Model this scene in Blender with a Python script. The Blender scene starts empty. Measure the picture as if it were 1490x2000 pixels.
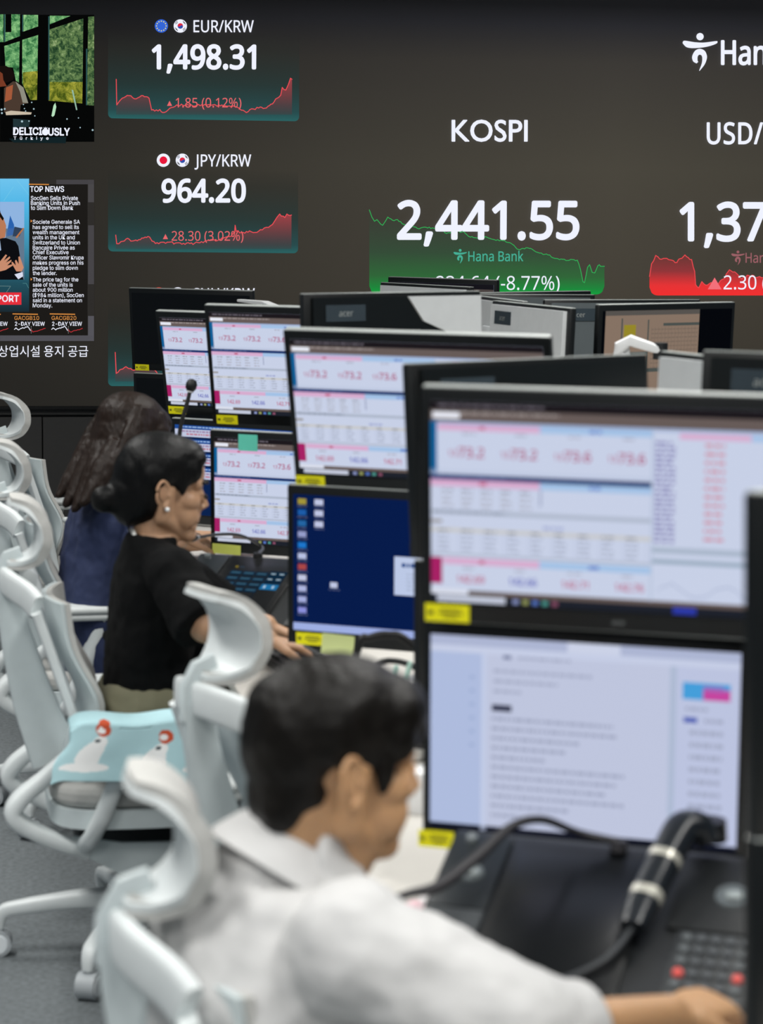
import bpy, bmesh, math, random
from math import sin, cos, pi, radians, sqrt
from mathutils import Vector as V, Matrix, Euler
random.seed(4)
sc = bpy.context.scene
COL = sc.collection
# ------------------------------------------------------------------ camera, world, lights, exposure
CAM_H, YAW, PITCH, ROLL, LENS = 1.75, 7.1, 7.6, 0.6, 70.0
cd = bpy.data.cameras.new('camera'); cam = bpy.data.objects.new('camera', cd); COL.objects.link(cam)
cd.sensor_fit = 'HORIZONTAL'; cd.sensor_width = 24; cd.lens = LENS; cd.clip_start = .05; cd.clip_end = 60
cam.location = (0, 0, CAM_H)
CR = Matrix.Rotation(radians(-YAW), 4, 'Z') @ Matrix.Rotation(radians(90 - PITCH), 4, 'X') @ Matrix.Rotation(radians(ROLL), 4, 'Z')
cam.rotation_euler = CR.to_euler()
cd.dof.use_dof = True; cd.dof.focus_distance = 10.2; cd.dof.aperture_fstop = 4.2; cd.dof.aperture_blades = 9
sc.camera = cam
w = bpy.data.worlds.new('world'); sc.world = w; w.use_nodes = True
w.node_tree.nodes['Background'].inputs[0].default_value = (.72, .86, 1, 1)
w.node_tree.nodes['Background'].inputs[1].default_value = .12
sc.view_settings.view_transform = 'Standard'; sc.view_settings.look = 'None'
sc.view_settings.exposure = 0.0; sc.view_settings.gamma = 1
LIGHTS = [(-1.3, -1.4, 80), (1.3, -1.4, 80), (-1.3, 1.6, 42), (1.3, 1.6, 42), (-1.3, 4.0, 48), (1.6, 4.0, 48), (-1.3, 6.4, 44), (1.6, 6.4, 44), (-1.3, 8.4, 12), (1.6, 8.4, 12)]  # first pair, unseen behind the camera, added to brighten surfaces facing it
CEIL = 3.3
for x, y, p in LIGHTS:
    l = bpy.data.lights.new('ceiling_lamp', 'AREA'); l.shape = 'RECTANGLE'; l.size = .55; l.size_y = 1.2; l.energy = p; l.color = (1, .985, .95); l.spread = radians(150)
    o = bpy.data.objects.new('ceiling_lamp', l); COL.objects.link(o); o.location = (x, y, CEIL - .03)
F = LENS / 24 * 1490
def ray(px, py): return CR.to_3x3() @ V(((px - 745) / F, -(py - 1000) / F, -1))
def at(px, py, z): return V((0, 0, CAM_H)) + ray(px, py) * z        # pixel + distance along the view axis -> point
WALL = 11.0
def wp(px, py):
    d = ray(px, py); p = V((0, 0, CAM_H)) + d * (WALL / d.y); return p.x, p.z
# ------------------------------------------------------------------ materials
def lin(h):
    h = h.lstrip('#'); c = [int(h[i:i + 2], 16) / 255 for i in (0, 2, 4)]
    return tuple((v / 12.92 if v <= .04045 else ((v + .055) / 1.055) ** 2.4) for v in c) + (1,)
MC = {}
def pm(hexc, rough=.5, metal=0, var=.06, scale=30, bump=0, bscale=200, key='', spec=.5, sheen=0, sss=0):
    k = (hexc, rough, metal, var, scale, bump, bscale, key, sss)
    if k in MC: return MC[k]
    m = bpy.data.materials.new('surface_' + hexc.strip('#')); m.use_nodes = True; nt = m.node_tree; N = nt.nodes; b = N['Principled BSDF']
    c = lin(hexc)
    tc = N.new('ShaderNodeTexCoord'); nz = N.new('ShaderNodeTexNoise'); nz.inputs['Scale'].default_value = scale; nz.inputs['Detail'].default_value = 4
    nt.links.new(tc.outputs['Object'], nz.inputs['Vector'])
    mx = N.new('ShaderNodeMix'); mx.data_type = 'RGBA'
    mx.inputs[6].default_value = tuple(v * (1 - var) for v in c[:3]) + (1,); mx.inputs[7].default_value = tuple(min(1, v * (1 + var)) for v in c[:3]) + (1,)
    nt.links.new(nz.outputs['Fac'], mx.inputs[0]); nt.links.new(mx.outputs[2], b.inputs['Base Color'])
    b.inputs['Roughness'].default_value = rough; b.inputs['Metallic'].default_value = metal; b.inputs['Specular IOR Level'].default_value = spec
    if sheen: b.inputs['Sheen Weight'].default_value = sheen
    if sss:
        b.inputs['Subsurface Weight'].default_value = sss; b.inputs['Subsurface Radius'].default_value = (.6, .25, .12); b.inputs['Subsurface Scale'].default_value = .012
    if bump:
        n2 = N.new('ShaderNodeTexNoise'); n2.inputs['Scale'].default_value = bscale; n2.inputs['Detail'].default_value = 3
        nt.links.new(tc.outputs['Object'], n2.inputs['Vector']); bp = N.new('ShaderNodeBump'); bp.inputs['Strength'].default_value = bump; bp.inputs['Distance'].default_value = .01
        nt.links.new(n2.outputs['Fac'], bp.inputs['Height']); nt.links.new(bp.outputs['Normal'], b.inputs['Normal'])
    MC[k] = m; return m
def em(hexc, s=1.0):
    k = ('em', hexc, s)
    if k in MC: return MC[k]
    m = bpy.data.materials.new('glow_' + hexc.strip('#')); m.use_nodes = True; nt = m.node_tree; nt.nodes.clear()
    e = nt.nodes.new('ShaderNodeEmission'); o = nt.nodes.new('ShaderNodeOutputMaterial'); e.inputs[0].default_value = lin(hexc); e.inputs[1].default_value = s
    nt.links.new(e.outputs[0], o.inputs[0]); MC[k] = m; return m
def emgrad(stops, axis=2):
    """screen content whose colour and opacity run along the object's own height: stops = (pos, hex, alpha)"""
    m = bpy.data.materials.new('glow_gradient'); m.use_nodes = True; nt = m.node_tree; N = nt.nodes; N.clear()
    tc = N.new('ShaderNodeTexCoord'); sp = N.new('ShaderNodeSeparateXYZ'); r = N.new('ShaderNodeValToRGB'); e = N.new('ShaderNodeEmission'); t = N.new('ShaderNodeBsdfTransparent'); mx = N.new('ShaderNodeMixShader'); o = N.new('ShaderNodeOutputMaterial')
    nt.links.new(tc.outputs['Generated'], sp.inputs[0]); nt.links.new(sp.outputs[axis], r.inputs[0])
    el = r.color_ramp.elements
    while len(el) < len(stops): el.new(.5)
    for q, (p, h, a) in zip(el, stops): q.position = p; q.color = lin(h)[:3] + (a,)
    nt.links.new(r.outputs['Color'], e.inputs[0]); nt.links.new(r.outputs['Alpha'], mx.inputs[0]); nt.links.new(t.outputs[0], mx.inputs[1]); nt.links.new(e.outputs[0], mx.inputs[2]); nt.links.new(mx.outputs[0], o.inputs[0])
    return m
# ------------------------------------------------------------------ mesh building
def cr(pts, n=6):
    pts = [V(p) for p in pts]; out = []
    for i in range(len(pts) - 1):
        p0 = pts[max(i - 1, 0)]; p1 = pts[i]; p2 = pts[i + 1]; p3 = pts[min(i + 2, len(pts) - 1)]
        for k in range(n):
            t = k / n
            out.append(.5 * ((2 * p1) + (p2 - p0) * t + (2 * p0 - 5 * p1 + 4 * p2 - p3) * t * t + (3 * p1 - p0 - 3 * p2 + p3) * t ** 3))
    out.append(pts[-1]); return out
def lerps(vals, n):
    out = []
    for i in range(len(vals) - 1):
        for k in range(n):
            t = k / n
            out.append(tuple(a + (b - a) * t for a, b in zip(vals[i], vals[i + 1])) if isinstance(vals[i], tuple) else vals[i] + (vals[i + 1] - vals[i]) * t)
    out.append(vals[-1]); return out
class MB:
    def __init__(s): s.bm = bmesh.new(); s.mi = 0
    def _f(s, vs):
        try: f = s.bm.faces.new(vs); f.material_index = s.mi; f.smooth = True; return f
        except ValueError: return None
    def box(s, c, size, rot=None, bev=0, seg=2):
        M = Matrix.Translation(V(c)) @ ((rot.to_4x4() if isinstance(rot, Matrix) else Euler(rot).to_matrix().to_4x4()) if rot is not None else Matrix()) @ Matrix.Diagonal((*size, 1))
        r = bmesh.ops.create_cube(s.bm, size=1, matrix=M); fs = {f for v in r['verts'] for f in v.link_faces}
        if bev:
            es = list({e for v in r['verts'] for e in v.link_edges})
            q = bmesh.ops.bevel(s.bm, geom=es, offset=bev, segments=seg, affect='EDGES', profile=.5); fs = set(q['faces']) | {f for f in fs if f.is_valid}
            fs |= {f for v in q['verts'] for f in v.link_faces}
        for f in fs: f.material_index = s.mi; f.smooth = True
        return s
    def ring(s, c, u, v, a, b, n, ex=2.0):
        o = []
        for i in range(n):
            t = 2 * pi * i / n; x, y = cos(t), sin(t); e = 2 / ex
            o.append(s.bm.verts.new(c + u * (a * math.copysign(abs(x) ** e, x)) + v * (b * math.copysign(abs(y) ** e, y))))
        return o
    def sweep(s, pts, sec, up=(0, 0, 1), n=12, ex=2.0, caps=True):
        """sec: list of (half width along the side axis, half thickness) per point, or one pair"""
        pts = [V(p) for p in pts]; up = V(up)
        if not isinstance(sec, list): sec = [sec] * len(pts)
        prev = None; rings = []
        for i, p in enumerate(pts):
            t = (pts[min(i + 1, len(pts) - 1)] - pts[max(i - 1, 0)]).normalized()
            sd = up.cross(t)
            if sd.length < 1e-4: sd = V((0, 1, 0)).cross(t) if abs(t.y) < .9 else V((1, 0, 0)).cross(t)
            sd.normalize(); nr = t.cross(sd)
            a, b = sec[i] if isinstance(sec[i], tuple) else (sec[i], sec[i])
            rings.append(s.ring(p, sd, nr, a, b, n, ex))
        for r0, r1 in zip(rings, rings[1:]):
            for k in range(n): s._f([r0[k], r0[(k + 1) % n], r1[(k + 1) % n], r1[k]])
        if caps: s._f(rings[0][::-1]); s._f(rings[-1])
        return s
    def tube(s, pts, r, n=10, smooth=0):
        if smooth: 
            if isinstance(r, list): r = lerps(r, smooth)
            pts = cr(pts, smooth)
        up = (0, 0, 1)
        d = V(pts[-1]) - V(pts[0])
        if abs(d.normalized().z) > .9: up = (1, 0, 0)
        return s.sweep(pts, [(q, q) for q in r] if isinstance(r, list) else (r, r), up, n)
    def cyl(s, p0, p1, r0, r1=None, n=20): return s.tube([p0, p1], [r0, r0 if r1 is None else r1], n)
    def ball(s, c, r, rot=None, u=20, v=12):
        r = (r, r, r) if not isinstance(r, (tuple, list)) else r
        M = Matrix.Translation(V(c)) @ (Euler([radians(a) for a in rot]).to_matrix().to_4x4() if rot else Matrix()) @ Matrix.Diagonal((*r, 1))
        q = bmesh.ops.create_uvsphere(s.bm, u_segments=u, v_segments=v, radius=1, matrix=M)
        for f in {f for w_ in q['verts'] for f in w_.link_faces}: f.material_index = s.mi; f.smooth = True
        return s
    def cap(s, p0, r0, p1, r1): 
        s.cyl(p0, p1, r0, r1, 16); s.ball(p0, r0, None, 16, 10); s.ball(p1, r1, None, 16, 10); return s
    def prism(s, poly, fr, th):
        """polygon in the plane (o,u,v), extruded th along n"""
        o, u, v, n_ = [V(q) for q in fr]
        a = [s.bm.verts.new(o + u * x + v * y) for x, y in poly]; b = [s.bm.verts.new(o + u * x + v * y + n_ * th) for x, y in poly]
        s._f(a[::-1]); s._f(b); m = len(a)
        for i in range(m): s._f([a[i], a[(i + 1) % m], b[(i + 1) % m], b[i]])
        return s
    def quad(s, a, b, c, d): return s._f([s.bm.verts.new(V(q)) for q in (a, b, c, d)])
    def sheet(s, fn, nu, nv, th=0, mat=None):
        g = [[s.bm.verts.new(V(fn(i / nu, j / nv))) for j in range(nv + 1)] for i in range(nu + 1)]
        fs = []
        for i in range(nu):
            for j in range(nv):
                f = s._f([g[i][j], g[i + 1][j], g[i + 1][j + 1], g[i][j + 1]])
                if f and mat: f.material_index = mat((i + .5) / nu, (j + .5) / nv)
                fs.append(f)
        if th:                                              # closed slab: a second layer pushed back along the normals, joined at the rim
            s.bm.normal_update()
            h = [[s.bm.verts.new(q.co - q.normal * th) for q in row] for row in g]
            for i in range(nu):
                for j in range(nv):
                    f = s._f([h[i][j], h[i][j + 1], h[i + 1][j + 1], h[i + 1][j]])
                    if f and mat: f.material_index = mat((i + .5) / nu, (j + .5) / nv)
            for i in range(nu): s._f([g[i][0], h[i][0], h[i + 1][0], g[i + 1][0]]); s._f([g[i][nv], g[i + 1][nv], h[i + 1][nv], h[i][nv]])
            for j in range(nv): s._f([g[0][j], g[0][j + 1], h[0][j + 1], h[0][j]]); s._f([g[nu][j], h[nu][j], h[nu][j + 1], g[nu][j + 1]])
        return s
def mk(name, me, mats, parent=None, loc=None, rot=None, angle=40):
    if isinstance(me, MB):
        bm = me.bm; bmesh.ops.recalc_face_normals(bm, faces=bm.faces[:]); m = bpy.data.meshes.new(name); bm.to_mesh(m); bm.free(); me = m
        if angle: me.set_sharp_from_angle(angle=radians(angle))
    mats = mats if isinstance(mats, (list, tuple)) else [mats]
    for q in mats: me.materials.append(q)
    o = bpy.data.objects.new(name, me); COL.objects.link(o)
    if parent: o.parent = parent
    if loc is not None: o.location = loc
    if rot is not None: o.rotation_euler = rot
    return o
def tag(o, label, cat, group=None):
    o['label'] = label; o['category'] = cat
    if group: o['group'] = group
    return o
def thing(name, label, cat, loc=(0, 0, 0), rot=(0, 0, 0), group=None):
    o = bpy.data.objects.new(name, None); o.empty_display_size = .1; COL.objects.link(o); o.location = loc; o.rotation_euler = rot
    return tag(o, label, cat, group)
def structure(o): o['kind'] = 'structure'; return o
def copy_tree(o, parent=None):
    c = o.copy(); COL.objects.link(c)
    if parent: c.parent = parent
    for ch in list(o.children): copy_tree(ch, c)
    return c
FONTS = {}
def font(kind):                                  # lettering faces that ship with Blender itself; its built-in face if they are missing
    if kind not in FONTS:
        FONTS[kind] = None
        try:
            if kind != 'builtin': FONTS[kind] = bpy.data.fonts.load(bpy.utils.resource_path('LOCAL') + '/datafiles/fonts/' + {'humanist': 'NotoSansHebrew-Regular.woff2', 'hangul': 'Noto Sans CJK Regular.woff2', 'grotesque': 'Inter.woff2'}[kind])
        except Exception: pass
    return FONTS[kind]
CAPS = {}
def CAPH(face):
    if face not in CAPS:
        m = text_mesh('H', face=face); CAPS[face] = max(v.co.y for v in m.vertices); bpy.data.meshes.remove(m)
    return CAPS[face]
def text_mesh(body, bold=0.0, space=1.0, face='humanist'):
    c = bpy.data.curves.new('lettering', 'FONT'); c.body = body
    if font(face): c.font = font(face)
    c.offset = bold * (CAPH(face) if bold else 0); c.space_character = space; c.resolution_u = 4
    o = bpy.data.objects.new('lettering', c); COL.objects.link(o); bpy.context.view_layer.update()
    m = bpy.data.meshes.new_from_object(o.evaluated_get(bpy.context.evaluated_depsgraph_get()))
    bpy.data.objects.remove(o); bpy.data.curves.remove(c); return m
def evaluated(me, mods):
    o = bpy.data.objects.new('work', me); COL.objects.link(o)
    for ty, kw in mods:
        md = o.modifiers.new(ty, ty)
        for k, v_ in kw.items(): setattr(md, k, v_)
    bpy.context.view_layer.update()
    m = bpy.data.meshes.new_from_object(o.evaluated_get(bpy.context.evaluated_depsgraph_get())); bpy.data.objects.remove(o); return m
def clouds(size, depth=2):
    t = bpy.data.textures.new('wrinkle', 'CLOUDS'); t.noise_scale = size; t.noise_depth = depth; return t
def blend(mb, vox=.005, smooth=5, wrinkle=None, loc=None):
    """union of overlapping shapes -> one continuous smooth surface"""
    bm = mb.bm; bmesh.ops.recalc_face_normals(bm, faces=bm.faces[:]); m = bpy.data.meshes.new('work'); bm.to_mesh(m); bm.free()
    mods = [('REMESH', dict(mode='VOXEL', voxel_size=vox, use_smooth_shade=True)), ('SMOOTH', dict(factor=.5, iterations=smooth))]
    if wrinkle:
        for sz, st in wrinkle: mods.append(('DISPLACE', dict(texture=clouds(sz), strength=st, mid_level=.5, texture_coords='LOCAL')))
        mods.append(('SMOOTH', dict(factor=.5, iterations=2)))
    r = evaluated(m, mods)
    for p in r.polygons: p.use_smooth = True
    return r
# ------------------------------------------------------------------ the room
carpet = pm('#757b7e', .95, 0, .5, 70, .7, 260, spec=.1)
structure(mk('floor', MB().box((1, 5.2, -.03), (9, 12.6, .06)), carpet))
structure(mk('ceiling', MB().box((1, 5.2, CEIL + .05), (9, 12.6, .06)), pm('#c9cbca', .9)))
pan = MB(); pan.box((1, WALL + .09, .02), (9, .06, 1.57))
px = -3.5
xs = [-1.75, -1.02, wp(83, 900)[0], 1.13, 2.0, 2.9, 3.8, 4.7]
zt = wp(83, 814)[1]
for a, b in zip([-3.5] + xs, xs + [5.5]): pan.box(((a + b) / 2, WALL + .045, zt / 2 - .002), (b - a - .006, .03, zt - .004), None, .002, 1)
zl = wp(215, 793)[1]
pan.box((1, WALL + .045, (zt + zl) / 2), (9, .03, zl - zt - .012), None, .002, 1)
structure(mk('wall_back', pan, pm('#454443', .6, 0, .12, 40)))
# ------------------------------------------------------------------ the LED video wall
WHITE = em('#ebeefb', 1.05)
led = thing('video_wall', 'giant dark LED wall of exchange rates, stock index and news along the back', 'screen', (0, WALL, zl))
def lw(px, py, layer):
    x, z = wp(px, py); return V((x, -.002 - layer * .0016, z - zl))
class LB(MB):
    """flat LED picture elements given on the wall's own plane"""
    def __init__(s): super().__init__(); s.mats = []; s.face = 'humanist'
    def use(s, m):
        if m not in s.mats: s.mats.append(m)
        s.mi = s.mats.index(m); return s
    def poly(s, pts, m, layer=1):
        s.use(m); return s._f([s.bm.verts.new(lw(*p, layer)) for p in pts])
    def rect(s, x0, y0, x1, y1, m, layer=1): s.poly([(x0, y0), (x0, y1), (x1, y1), (x1, y0)], m, layer); return s
    def disc(s, x, y, r, m, layer=1, n=28): s.poly([(x + r * cos(2 * pi * k / n), y + r * sin(2 * pi * k / n)) for k in range(n)], m, layer); return s
    def line(s, pts, wd, m, layer=2):
        s.use(m)
        for (x0, y0), (x1, y1) in zip(pts, pts[1:]):
            L = sqrt((x1 - x0) ** 2 + (y1 - y0) ** 2) or 1; dx, dy = (x1 - x0) / L * wd * .35, (y1 - y0) / L * wd * .35; nx, ny = -(y1 - y0) / L * wd / 2, (x1 - x0) / L * wd / 2
            s.poly([(x0 - dx + nx, y0 - dy + ny), (x0 - dx - nx, y0 - dy - ny), (x1 + dx - nx, y1 + dy - ny), (x1 + dx + nx, y1 + dy + ny)], m, layer)
        return s
    def text(s, body, x0, x1, base, cap, m, layer=3, bold=0.0, space=1.0, face=None):
        """x0..x1 ink extent, base = baseline, cap = capital height (photo pixels)"""
        face = face or s.face; me = text_mesh(body, 0, space, face); xs_ = [v.co.x for v in me.vertices]; a, b = min(xs_), max(xs_); cs = cap / CAPH(face)
        s.use(m)
        o = lw(x0, base, layer); ex = (lw(x1, base, layer) - o) / (b - a); ez = (lw(x0, base - 10, layer) - o) / 10
        for k in range(9 if bold else 1):                      # heavier strokes: the same letters, shifted a hair each way
            q = o + (ex.normalized() * cos(k * pi / 4) + ez.normalized() * sin(k * pi / 4)) * (bold * cap * ez.length if k < 8 and bold else 0)
            vs = [s.bm.verts.new(q + ex * (v.co.x - a) + ez * (v.co.y * cs)) for v in me.vertices]
            for p in me.polygons: s._f([vs[i] for i in p.vertices])
        bpy.data.meshes.remove(me); return s
    def done(s, name, parent): return mk(name, s, s.mats or [WHITE], parent, angle=0)
# the panel itself: black LED tiles glowing warm dark grey, dimmer at left, fading to black at the top
def led_mat():
    m = bpy.data.materials.new('glow_led_background'); m.use_nodes = True; nt = m.node_tree; N = nt.nodes; b = N['Principled BSDF']
    b.inputs['Base Color'].default_value = (.008, .008, .008, 1); b.inputs['Roughness'].default_value = .6
    tc = N.new('ShaderNodeTexCoord'); sp = N.new('ShaderNodeSeparateXYZ'); nt.links.new(tc.outputs['Object'], sp.inputs[0])
    def ramp(sock, a, b_, stops):
        mr = N.new('ShaderNodeMapRange'); mr.inputs[1].default_value = a; mr.inputs[2].default_value = b_; nt.links.new(sock, mr.inputs[0])
        r = N.new('ShaderNodeValToRGB'); nt.links.new(mr.outputs[0], r.inputs[0]); el = r.color_ramp.elements
        while len(el) < len(stops): el.new(.5)
        for q, (p, h) in zip(el, stops): q.position = p; q.color = lin(h)
        return r.outputs[0]
    ztop = wp(700, 0)[1] - zl
    cz = ramp(sp.outputs[2], 0, ztop, [(0, '#37332b'), (.3, '#423d34'), (.6, '#47433a'), (.86, '#3a3733'), (.95, '#26262a'), (1, '#141416')])
    cx = ramp(sp.outputs[0], wp(0, 400)[0], wp(1490, 400)[0], [(0, '#8c8c8c'), (.15, '#a6a6a6'), (.45, '#dadada'), (.8, '#ffffff'), (1, '#f2f2f2')])
    mx = N.new('ShaderNodeMix'); mx.data_type = 'RGBA'; mx.blend_type = 'MULTIPLY'; mx.inputs[0].default_value = 1
    nt.links.new(cz, mx.inputs[6]); nt.links.new(cx, mx.inputs[7]); nt.links.new(mx.outputs[2], b.inputs['Emission Color']); b.inputs['Emission Strength'].default_value = 1
    return m
mk('display_panel', MB().box((1, .02, 1.25), (9, .04, 2.5)), led_mat(), led)
mk('bottom_trim', MB().box((1, -.002, -.008), (9, .012, .014)), pm('#0a0a0a', .4), led)
RED, LRED, GRN = em('#ee4f57'), em('#e8686c'), em('#2fb65a')
def jag(pts, a, step=3.0):
    out = []
    for (x0, y0), (x1, y1) in zip(pts, pts[1:]):
        n = max(1, int(abs(x1 - x0) / step))
        for k in range(n):
            t = k / n; out.append((x0 + (x1 - x0) * t, y0 + (y1 - y0) * t + (random.uniform(-a, a) if k else 0)))
    return out + [pts[-1]]
def area(name, pts, base, mat, parent, layer, corner=0):
    b = LB(); b.use(mat)
    xs0, xs1 = pts[0][0], pts[-1][0]
    def yb(x):
        d = min(x - xs0, xs1 - x)
        return base - (corner - sqrt(max(0, corner ** 2 - (corner - d) ** 2)) if d < corner else 0)
    for (x0, y0), (x1, y1) in zip(pts, pts[1:]):
        if x1 > x0: b.poly([(x0, y0), (x0, max(yb(x0), y0 + .1)), (x1, max(yb(x1), y1 + .1)), (x1, y1)], mat, layer)
    return b.done(name, parent)
def flag(kind, x, y, parent, r=13):
    b = LB()
    if kind == 'eu':
        b.disc(x, y, r, em('#3566d8'), 3)
        for k in range(12): b.disc(x + r * .72 * cos(k * pi / 6), y + r * .72 * sin(k * pi / 6), 1.3, em('#e8dc7a'), 4, 8)
    elif kind == 'jp': b.disc(x, y, r, WHITE, 3); b.disc(x, y, 7.5, em('#e8183c'), 4)
    elif kind == 'cn': b.disc(x, y, r, em('#e8402f'), 3); b.disc(x - 4, y - 3, 3, em('#f2d24a'), 4)
    else:
        b.disc(x, y, r, WHITE, 3); b.disc(x, y, 5.4, em('#2f4fa8'), 4)
        b.poly([(x + 5.4 * cos(t), y + 5.4 * sin(t)) for t in [pi + .5 + k * pi / 12 for k in range(13)]], em('#e0283c'), 5)
        b.disc(x - 2.4, y - 1.2, 2.6, em('#e0283c'), 6, 14); b.disc(x + 2.4, y + 1.2, 2.6, em('#2f4fa8'), 6, 14)
        for sx in (-1, 1):
            for sy in (-1, 1): 
                for q in (-1.2, 1.2): b.line([(x + sx * 7.6 - 2 + q * .4, y + sy * 6.4 + sx * sy * 1.6 + q), (x + sx * 7.6 + 2 + q * .4, y + sy * 6.4 - sx * sy * 1.6 + q)], 1.1, em('#1c1c22'), 5)
    return b.done('flag_icon', parent)
def rrect(x0, y0, x1, y1, r=9):
    p = [(x0, y0)]
    for cx, a0 in ((x0 + r, 180), (x1 - r, 90)):
        for k in range(7): t = radians(a0 - k * 15); p.append((cx + r * cos(t), y1 - r + r * sin(t)))
    return p + [(x1, y0)]
def rate_panel(y0, y1, x1, slope, title, tx, tb, big, bx, bb, chg, cx_, cb, data, base, fk, fx):
    b = LB(); g = emgrad([(0, '#2b6464', .95), (.10, '#274e50', .9), (.4, '#263c3b', .7), (.8, '#2b302d', .4), (1, '#2b302d', 0)])
    b.poly([(p[0], p[1] + (p[0] - 211) * slope) for p in rrect(211, y0, x1, y1)], g, 1); p = b.done('rate_panel', led)
    d = jag(data, 2.2)
    area('rate_chart_fill', d, base, emgrad([(0, '#3b3a3a', .4), (.3, '#5e3c40', .6), (1, '#a8454b', .85)]), p, 2)
    LB().line(d, 1.6, RED, 3).done('rate_chart_line', p)
    t = LB().text(title, *tx, tb, 23, WHITE, 4, .012); t.text(big, *bx, bb, 45 if y1 < 300 else 43, WHITE, 5, .045)
    if chg:
        t.text(chg, *cx_, cb, 18.5, LRED, 5); x = cx_[0] - 12; t.poly([(x - 5, cb - 3), (x + 5, cb - 3), (x, cb - 13)], LRED, 5)
    t.done('rate_lettering', p)
    flag(fk, fx, tb - 12, p); flag('kr', fx + 37, tb - 12, p)
    return p
E1 = [(227, 155), (228, 205), (233, 198), (245, 189), (252, 187), (262, 193), (276, 187), (291, 192), (296, 215), (302, 217), (312, 214), (318, 220), (328, 215), (345, 205), (375, 206), (400, 204), (430, 207), (458, 208), (468, 213), (481, 220), (488, 214), (505, 211), (520, 211), (532, 203), (541, 192), (548, 186), (551, 171), (558, 176), (563, 165), (567, 153), (570, 155)]
E2 = [(226, 459), (228, 476), (236, 472), (246, 467), (262, 470), (280, 465), (292, 463), (297, 471), (310, 476), (330, 473), (355, 477), (380, 475), (400, 471), (430, 468), (448, 462), (458, 455), (459, 440), (461, 452), (475, 454), (487, 451), (498, 454), (512, 449), (520, 444), (528, 441), (536, 432), (541, 424), (546, 418), (556, 425), (560, 418), (566, 421), (569, 420)]
E3 = [(225, 688), (227, 729), (234, 722), (246, 716), (258, 722), (280, 715), (300, 722), (312, 735), (330, 730), (360, 726), (400, 728), (450, 720), (500, 712), (540, 700), (568, 690)]
rate_panel(60, 231, 584, .016, 'EUR/KRW', (378, 495), 63, '1,498.31', (298, 498), 134, '1.85 (0.12%)', (343, 471), 210, E1, 224, 'eu', 315)
rate_panel(330, 491, 582, .01, 'JPY/KRW', (380, 490), 325, '964.20', (317, 478), 394, '28.30 (3.02%)', (335, 475), 470, E2, 486, 'jp', 319)
rate_panel(592, 754, 581, .0, 'CNH/KRW', (375, 497), 586, '191.34', (318, 476), 655, '', 0, 0, E3, 745, 'cn', 310)
# the stock index and the dollar rate
def logo(b, x, y, s, m, L=5):
    q = lambda pts: [(x + s * a, y + s * c) for a, c in pts]
    b.disc(x + s * .50, y + s * .115, s * .105, m, L)
    up = cr([(0, .305, 0), (.02, .245, 0), (.1, .235, 0), (.35, .275, 0), (.62, .285, 0), (.94, .245, 0), (1.0, .255, 0), (.96, .32, 0), (.7, .405, 0), (.35, .445, 0), (.12, .42, 0), (0, .305, 0)], 5)
    b.poly(q([(p.x, p.y) for p in up][:-1]), m, L)
    outer = cr([(.40, .885, 0), (.30, .82, 0), (.275, .68, 0), (.36, .52, 0), (.5, .465, 0), (.64, .53, 0), (.70, .70, 0), (.64, .90, 0), (.52, 1.06, 0), (.48, 1.10, 0)], 5)
    inner = cr([(.45, .84, 0), (.43, .80, 0), (.43, .70, 0), (.46, .645, 0), (.50, .635, 0), (.545, .66, 0), (.565, .74, 0), (.55, .88, 0), (.49, 1.05, 0), (.475, 1.095, 0)], 5)
    for a, c, d, e in zip(outer, outer[1:], inner[1:], inner): b.poly(q([(a.x, a.y), (c.x, c.y), (d.x, d.y), (e.x, e.y)]), m, L)
    return b
KD = [(721, 410), (726, 424), (731, 432), (736, 429), (747, 440), (757, 424), (766, 430), (776, 429), (788, 438), (805, 441), (818, 447), (832, 444), (850, 446), (862, 448), (872, 456), (885, 453), (905, 452), (918, 463), (935, 465), (950, 463), (965, 468), (985, 470), (1000, 477), (1012, 487), (1030, 484), (1050, 493), (1070, 498), (1092, 507), (1127, 508), (1133, 526), (1138, 550), (1141, 552), (1147, 522), (1151, 517), (1156, 532), (1161, 533), (1167, 519), (1170, 517), (1172, 520), (1180, 520)]
kp = LB(); kp.text('KOSPI', 882, 1029, 276, 41, WHITE, 5, .02, 1, 'builtin').text('2,441.55', 777, 1128, 466, 72, WHITE, 6, .035).text('234.64 (−8.77%)', 851, 1092, 566, 27, WHITE, 5)
logo(kp, 885, 486, 26, em('#46b096')).text('Hana Bank', 914, 1021, 510, 19, em('#46b096'), 5, .01)
kp = kp.done('index_lettering', led)
d = jag(KD, 1.6)
area('index_chart_fill', d, 575, emgrad([(0, '#12a63f', 1), (.08, '#1c8a3d', .95), (.22, '#2f6a3a', .9), (.5, '#34503a', .85), (.8, '#38473a', .6), (1, '#3c4238', .2)]), led, 1, 16)
LB().line(d, 1.3, GRN, 2).done('index_chart_line', led)
UD = [(1268, 540), (1272, 515), (1280, 499), (1288, 506), (1305, 507), (1318, 513), (1328, 505), (1337, 498), (1350, 507), (1356, 530), (1358, 556), (1364, 562), (1370, 550), (1378, 557), (1388, 552), (1400, 556), (1412, 545), (1424, 527), (1434, 531), (1448, 545), (1462, 538), (1480, 541), (1510, 546), (1560, 530), (1620, 520), (1690, 534)]
up = LB(); up.text('USD/KRW', 1380, 1590, 281, 41, WHITE, 5, .025, 1.05).text('1,373.20', 1328, 1672, 469, 72, WHITE, 6, .035).text('2.30 (0.17%)', 1412, 1600, 565, 27, WHITE, 5)
up.poly([(1381, 565), (1408, 565), (1394.5, 542)], em('#f4707a'), 5)
logo(up, 1427, 489, 26, em('#9a6066')).text('Hana Bank', 1455, 1562, 513, 19, em('#9a6066'), 5, .01)
up.done('exchange_lettering', led)
d = jag(UD, 2.4)
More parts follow.
